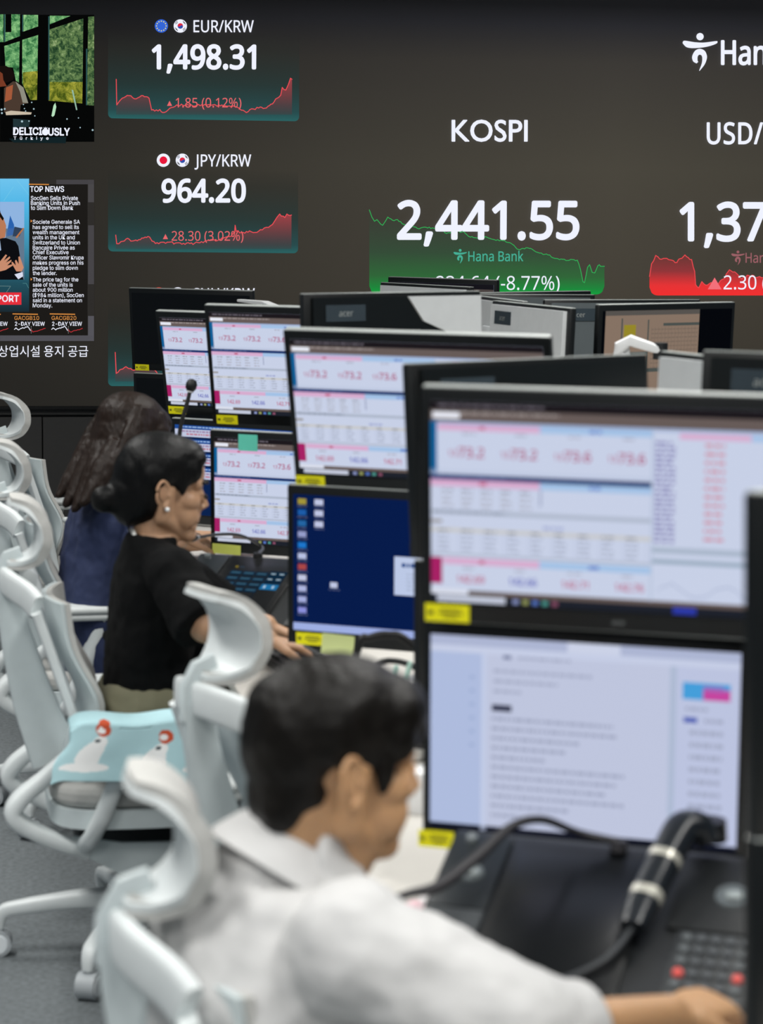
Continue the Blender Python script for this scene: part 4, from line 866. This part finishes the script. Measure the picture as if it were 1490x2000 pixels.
# ------------------------------------------------------------------ trading phones
tb1, tb2, glass = pm('#15181a', .45), pm('#3d4143', .55), pm('#04070b', .28)
def console(label, loc, yaw, lit):
    r = thing('trading_phone', label, 'phone', loc, (0, 0, radians(yaw)), 'trading phone consoles')
    an = math.atan2(.115, .28); vx = V((0, cos(an), sin(an))); nn = V((0, -sin(an), cos(an))); O = V((0, 0, .05)); ux = V((1, 0, 0))
    S = lambda u, v, h=0: O + ux * u + vx * v + nn * h
    W_ = .47
    mk('console_body', MB().prism([(0, 0), (0, .05), (.28, .165), (.305, .165), (.305, 0)], ((0, 0, 0), (0, 1, 0), (0, 0, 1), (1, 0, 0)), W_), tb1, r)
    R3 = Matrix((ux, vx, nn)).transposed()
    def plate(name, u0, v0, u1, v1, h, m, bev=.002): return mk(name, MB().box(S((u0 + u1) / 2, (v0 + v1) / 2, h / 2), (u1 - u0, v1 - v0, h), R3, bev), m, r)
    plate('speaker_panel', .004, .145, .085, .30, .006, pm('#161d22', .4)); plate('speaker_panel', .004, .004, .085, .142, .007, tb2); plate('speaker_panel', .325, .15, .466, .30, .006, tb1)
    for u, v, q in ((.047, .215, .019), (.40, .222, .024)):
        s = mk('speaker', MB().cyl(S(u, v, .005), S(u, v, .010), q, q * .9, 28), pm('#5d6467', .35), r)
        mk('speaker_dome', MB().ball(S(u + .003, v, .009), (q * .55, q * .55, .006)), pm('#9aa3a4', .25), s)
    plate('screen_bezel', .092, .006, .288, .298, .008, pm('#0a0c0e', .3)); scn = plate('touch_screen', .104, .02, .276, .272, .0095, glass, .0005)
    if lit:
        b = Scr.__new__(Scr); MB.__init__(b); b.mats = []
        def q(u0, v0, u1, v1, m, L=0):
            b.use(m); b._f([b.bm.verts.new(S(.104 + .172 * u, .272 - .252 * v, .0102 + L * .0003)) for u, v in ((u0, v0), (u0, v1), (u1, v1), (u1, v0))])
        q(.12, .10, .16, .13, '#8a7a2a'); q(.18, .11, .26, .125, '#3a4a5a')
        for k in range(3):
            for j in range(4): q(.10 + k * .2, .19 + j * .1, .28 + k * .2, .26 + j * .1, '#123048'); q(.12 + k * .2, .215 + j * .1, .26 + k * .2, .235 + j * .1, '#3f6478', 1)
        q(.70, .16, .96, .38, '#0f2a40'); q(.70, .40, .96, .50, '#2274aa')
        for k in range(2):
            for j in range(2): q(.73 + k * .13, .2 + j * .1, .80 + k * .13, .22 + j * .1, '#a9c4d4', 1)
            q(.745 + k * .13, .425, .775 + k * .13, .475, '#b9d6e8', 1)
        q(.665, .16, .672, .98, '#123048')
        mk('screen_buttons', b, b.mats, scn, angle=0)
    plate('keypad', .342, .006, .447, .146, .006, pm('#2a2d2f', .55))
    kp_ = r.children[-1] if False else [c for c in r.children if c.name.startswith('keypad')][-1]
    for i in range(5):
        for j in range(6):
            m = pm('#d8544e', .5) if (i in (0, 4) and j == 2) else pm('#565b5e' if i in (0, 4) else '#474b4f', .5)
            mk('key', MB().cyl(S(.357 + i * .0187, .018 + j * .0225, .006), S(.357 + i * .0187, .018 + j * .0225, .0105), .0075 if i in (0, 4) else .0072, .0062, 14), m, kp_)
    for u in (.03, .452): mk('knob', MB().cyl(S(u, .285, .006), S(u, .285, .014), .009, .0075, 18), pm('#a6aeb0', .25, .7), r)
    r.update_tag(); return r, (Matrix.Translation(V(loc)) @ Matrix.Rotation(radians(yaw), 4, 'Z')), S
T1, TM, TS = console('nearest black trading phone with keypad under the web article screen', (.361, 2.727, DESK_Z), -25, False)
pt = at(296, 1240, 5.38); T2, TM2, TS2 = console('black trading phone with lit blue buttons under the turquoise note monitor', (pt.x, pt.y, DESK_Z), -27, True)
p3_ = at(570, 1260, 4.25); 
# handset lying across the nearest console
h = thing('telephone_handset', 'black telephone handset with two silver bands lying on the nearest trading phone', 'phone', TM @ TS(.27, .06, .0))
HI = Matrix.Translation(-(TM @ TS(.27, .06, 0))) @ TM
hp = [HI @ TS(*q) for q in ((.290, .115, .028), (.294, .15, .032), (.304, .205, .040), (.314, .25, .050), (.326, .290, .058), (.344, .302, .054), (.356, .298, .034))]
hs_ = lerps([(.017, .013), (.021, .017), (.022, .019), (.022, .020), (.024, .021), (.024, .02), (.02, .016)], 4)
mk('grip', MB().sweep(cr(hp, 4), hs_, (0, 0, 1), 18, 2.6), pm('#171c22', .3), h)
cp = cr(hp, 4)
for i in (5, 10): mk('silver_band', MB().sweep([cp[i], cp[i + 1]], [(hs_[i][0] + .0008, hs_[i][1] + .0008)] * 2, (0, 0, 1), 18, 2.6), pm('#d8d6ca', .25, .4), h)
ep = HI @ TS(.35, .325, .03); mk('earpiece', MB().cyl(ep + V((0, 0, .016)), ep + V((0, 0, -.012)), .026, .028, 24), pm('#0a0c10', .4), h)
cpts = [HI @ TS(*q) for q in ((.290, .118, .026), (.270, .060, .022), (.225, .018, .016), (.19, .004, .014), (.15, -.02, .010))]
mk('cord', MB().tube(cpts, .005, 10, 5), pm('#2b2f33', .5), h)
fa = cr(cpts, 5); mk('cord_collar', MB().tube([fa[14], fa[16], fa[17]], .0075, 12), pm('#c9cfcd', .25, .6), h)
# ------------------------------------------------------------------ gooseneck microphones
mic = pm('#2c2b2f', .5); micb = pm('#0c0d0f', .5)
def gooseneck(label, pts, rads, foot, head, col):
    o = V(pts[0]); r = thing('gooseneck_microphone', label, 'microphone', foot)
    f = V(foot); q = [f - f + V((0, 0, .012))] + [V(p) - f for p in pts]
    mk('stem', MB().tube(q, [rads[0]] + rads, 12, 6), col, r); mk('base', MB().cyl((0, 0, 0), (0, 0, .014), .013, .011, 20), col, r)
    hd = q[-1]; d = (q[-1] - q[-2]).normalized(); rr, L = head
    mk('microphone_head', MB().sweep([hd + d * L * t for t in (-.1, 0, .25, .6, .9, 1)], [(rr * k, rr * k) for k in (.35, .6, .95, 1, .7, .15)], (0, 1, 0) if abs(d.z) > .5 else (0, 0, 1), 18), micb, r)
    if L > .03: mk('collar_ring', MB().sweep([hd - d * .004, hd + d * .004], [(rr * .6, rr * .6)] * 2, (0, 1, 0), 16), pm('#c9ccd0', .3), r)
    return r
ft = TM @ TS(.235, .292, .009)
gooseneck('grey gooseneck microphone arching over the nearest trading phone', [at(1128, 1626, 3.02), at(1060, 1601, 2.97), at(1000, 1614, 2.93), at(935, 1672, 2.88), at(858, 1730, 2.83), at(800, 1745, 2.80), at(748, 1763, 2.77)], [.0052, .0058, .0066, .0085, .0078, .0055, .005], ft, (.0055, .012), mic)
f2 = TM2 @ TS2(.16, .30, .002)
gooseneck('black gooseneck microphone arching behind the shoulder of the woman in black', [at(512, 1068, 5.9), at(470, 1046, 5.8), at(425, 1044, 5.7), at(385, 1050, 5.6)], [.004, .0042, .0042, .004], f2, (.009, .05), micb)
f3 = V((.24, 6.35, DESK_Z)); b3 = at(352, 840, 6.4); f3 = V((b3.x - .01, b3.y, DESK_Z))
gooseneck('black gooseneck microphone standing upright before the farthest quote monitor', [at(350, 900, 6.4), at(352, 838, 6.4), at(366, 785, 6.4), at(371, 764, 6.4)], [.006, .006, .006, .0055], f3, (.0165, .036), micb)
# ------------------------------------------------------------------ seal blanket over the near armrest of the woman in black's chair
seal = pm('#aed3da', .9, 0, .05, 30, .3, 500), pm('#eef0f0', .9, 0, .03, 30, .3, 500, key='s'), pm('#c4502f', .9, 0, .05, 30, .3, 500), pm('#3c4a50', .9)
def blank(u, v):
    s = u * .33; t = (v - .42) * .235                              # metres along the armrest, metres down from its edge
    x = -.17 + s; yc = -.268; zt_ = .629
    if v < .30: k = v / .30; y, z = yc + .060 - .01 * k, zt_ - .085 * (1 - k) - .008
    elif v < .42: k = (v - .30) / .12; a = pi * k; y, z = yc + .050 * cos(a), zt_ + .004 * sin(a)
    else: y, z = yc - .050 - .10 * t - .02 * sin(u * 9 + 1) * t * 4, zt_ - t * (.82 + .26 * u)
    x -= max(0, t) * .40 * (1 - u) ** 1.5; x += .006 * sin(v * 14) * (1 if v > .42 else 0)
    z += .004 * sin(u * 11) * (1 if v < .45 else 0) - .012 * max(0, 1 - u / .08) ** 2
    return (x, y, z)
def bm_(u, v):
    s = u * .33; t = (v - .42) * .235
    for s0, t0 in ((.062, .032), (.195, .050), (.30, .03)):
        e = lambda cs, ct, rs, rt: ((s - cs) / rs) ** 2 + ((t - ct) / rt) ** 2 < 1
        if e(s0 + .008, t0 - .022, .016, .016): return 1 if e(s0 + .003, t0 - .020, .009, .007) else 2
        if e(s0 - .002, t0 + .004, .006, .004): return 3
        if e(s0 + .003, t0 + .010, .016, .017) or e(s0 - .002, t0 + .040, .025, .038) or e(s0 - .004, t0 + .070, .047, .012): return 1
    return 0
bl_ = mk('blanket', MB().sheet(blank, 130, 120, .007, bm_), list(seal), None, C3.location, C3.rotation_euler, angle=0)
tag(bl_, 'light blue blanket with white seals and red balls draped over the armrest', 'blanket')
# ------------------------------------------------------------------ notes and desk clutter
def byname(lbl): return [o for o in COL.objects if o.get('label') == lbl][0]
def sticky(lbl, on_, lx, lz, w_, h_, col, roll=0, lean=0):
    m = byname(on_); M = Matrix.Translation(m.location) @ m.rotation_euler.to_matrix().to_4x4() @ Matrix.Translation((lx, -.0035, lz)) @ Matrix.Rotation(radians(roll), 4, 'Y')
    o = mk('sticky_note', MB().sheet(lambda u, v: ((u - .5) * w_, -lean * (1 - v) ** 2 - .001, (v - .5) * h_), 4, 8, .0006), pm(col, .7), None, M.translation, M.to_euler()); return tag(o, lbl, 'note')
M3L, M2L = 'lower quote monitor with a turquoise note on its top edge', 'lower monitor showing a dark blue desktop with icons'
sticky('turquoise sticky note on the top edge of the lower quote monitor', M3L, -.170, .315, .058, .046, '#66d8c0')
sticky('pale yellow-green sticky note at the lower left corner of the lower quote monitor', M3L, -.238, .010, .088, .028, '#cdd665', 1)
sticky('pale lime sticky note hanging under the dark blue desktop screen', M2L, -.170, .006, .074, .042, '#d4e09a', 2, .008)
def item(name, label, cat, loc, rz=0, group=None): return thing(name, label, cat, loc, (0, 0, radians(rz)), group)
p = at(806, 1800, 3.12); p.z = DESK_Z
o = MB().ball((0, 0, .034), (.042, .028, .034)).ball((.022, .004, .042), (.022, .02, .026)).box((0, 0, .008), (.06, .04, .016), None, .006); 
me = blend(o, .003, 3, [(.02, .008)]); t = item('tissue_pack', 'crumpled pink and white tissue pack on the desk under the microphone', 'tissue pack', p, 20); ob = add('pouch', me, t); me.materials.append(pm('#efc4cc', .55, 0, .12, 25))
mk('tissue', MB().ball((.024, -.004, .058), (.018, .016, .022)), pm('#f4f2f2', .8), t)
def pen(label, p0, p1, col, cap, group=None, r_=.0042):
    p0, p1 = V(p0), V(p1); t = thing('pen', label, 'pen', p0, group=group); d = p1 - p0
    mk('barrel', MB().tube([V((0, 0, 0)), d * .72], r_, 12), pm(col, .35), t); mk('cap', MB().tube([d * .70, d * .95, d], [r_ * 1.2, r_ * 1.2, r_ * .6], 12), pm(cap, .35), t); return t
q = at(776, 1826, 3.05); q.z = DESK_Z + .006
pen('dark blue pen lying beside the pink tissue pack', q + V((-.02, .02, 0)), q + V((.07, -.02, 0)), '#20305c', '#16204a', r_=.0055); pen('yellow-green highlighter lying in front of the pink tissue pack', q + V((.02, -.03, .002)), q + V((.09, -.045, .002)), '#b6c24a', '#98a838', r_=.0075)
p = at(812, 1592, 3.85); p.z = DESK_Z
t = item('note_pad', 'small white note pad standing behind the face of the man in white', 'note pad', p, -25); mk('pages', MB().box((0, 0, .036), (.085, .05, .072), None, .003), pm('#f2f2f2', .7), t); mk('cover', MB().box((0, .027, .036), (.087, .004, .074)), pm('#cfd2d6', .5), t)
p = at(701, 1742, 3.42); p.z = DESK_Z
t = item('marker', 'dark narrow marker standing upright under the chin of the man in white', 'marker', p); mk('barrel', MB().cyl((0, 0, 0), (0, 0, .066), .0065, .0062), pm('#10151f', .35), t); mk('cap', MB().cyl((0, 0, .064), (0, 0, .084), .0072, .006), pm('#0a0d14', .35), t)
p = at(590, 1275, 4.50); p.z = DESK_Z
t = item('dish', 'white dish with a crumpled tissue below the dark blue desktop screen', 'dish', p)
mk('bowl', MB().sweep([(0, 0, z) for z in (0, .006, .05, .088)], [(.026, .026), (.03, .03), (.05, .05), (.058, .058)], (0, 1, 0), 28), pm('#eceef0', .3), t)
t = tag(mk('crumpled_tissue', blend(MB().ball((-.02, 0, .10), (.03, .028, .018)).ball((.0, .01, .112), (.016, .016, .014)), .004, 2, [(.015, .012)]), pm('#f2f2f6', .9), None, p), 'crumpled white tissue lying in the white dish', 'tissue')
p = at(752, 1300, 4.36); p.z = DESK_Z
t = item('pen_cup', 'dark pen cup behind the hair of the man in white', 'pen cup', p); mk('cup', MB().sweep([(0, 0, 0), (0, 0, .004), (0, 0, .096), (0, 0, .097), (0, 0, .01)], [(.036, .036), (.038, .038), (.042, .042), (.039, .039), (.035, .035)], (0, 1, 0), 28), pm('#1b2022', .3), t)
for k, (dx, dy, tx, ty, c, e) in enumerate(((-.02, .0, -.005, .01, '#b8c4c4', '#dfe6e6'), (.0, -.012, .02, -.01, '#7fb4a6', '#a8d4c8'), (.018, .008, .035, .01, '#8fc0b2', '#b6dccf'), (-.005, .016, -.03, .02, '#4a9a3a', '#68b850'))):
    pen(('pale grey pen in the dark pen cup', 'greenish pen in the middle of the dark pen cup', 'mint pen leaning right in the dark pen cup', 'bright green pen in the dark pen cup')[k], p + V((dx, dy, .012)), p + V((dx + tx, dy + ty, .150)), c, e)
p = at(796, 1335, 4.2); p.z = DESK_Z
t = item('tissue_box', 'white rounded box standing right of the dark pen cup', 'box', p, -30); mk('carton', MB().box((0, 0, .075), (.075, .05, .15), (0, 0, 0), .012, 3), pm('#eeece8', .5), t)
pc = [at(*q, 4.42) for q in ((700, 1262), (722, 1246), (758, 1240), (800, 1256))]
t = thing('cable', 'black cable looping along the foot of the dark blue desktop screen', 'cable', V((pc[0].x, pc[0].y, DESK_Z)))
o0 = t.location
mk('cable_sheath', MB().tube([V((-.03, .02, .006)), pc[0] - V(o0), pc[1] - V(o0), pc[2] - V(o0), pc[3] - V(o0), V((.22, -.02, .05)), V((.25, -.03, .006))], .008, 10, 6).tube([V((-.01, .03, .006)), V((.03, .03, .12)), V((.10, .02, .13)), V((.16, .0, .08)), V((.18, .0, .006))], .006, 10, 6), micb, t)
# keyboards
def keyboard(label, p, rz):
    t = item('keyboard', label, 'keyboard', p, rz, 'keyboards'); mk('case', MB().box((0, 0, .010), (.43, .14, .018), None, .005), pm('#1b1d1f', .5), t)
    b = MB()
    for j in range(5):
        for i in range(15): b.box((-.196 + i * .028, -.048 + j * .024, .0225), (.023, .019, .007), None, .002, 1)
    o = mk('keys', b, pm('#26292b', .5), t); o['kind'] = 'stuff'
p = at(545, 1262, 5.0); keyboard('black keyboard under the hands of the woman in black', (p.x + .05, p.y + .06, DESK_Z), -75)
# thin pale bracket seen above the upper quote monitors
pa = at(520, 592, 7.6); t = thing('monitor_mount', 'thin pale bracket reaching over the upper quote monitors, before the black screens', 'monitor arm', (pa.x, pa.y, DESK_Z)); q0 = at(470, 587, 7.9) - V(t.location); q1 = at(518, 592, 7.65) - V(t.location); q2 = at(545, 603, 7.5) - V(t.location)
mk('base', MB().cyl((0, 0, 0), (0, 0, .015), .06, .055, 24), silv, t); mk('pole', MB().cyl((0, 0, .015), (0, 0, q1.z), .014), silv, t)
mk('bracket', MB().sweep([q0, q1, q2], [(.014, .005), (.016, .008), (.016, .008)], ex=4), pm('#e4e6e8', .35), t)
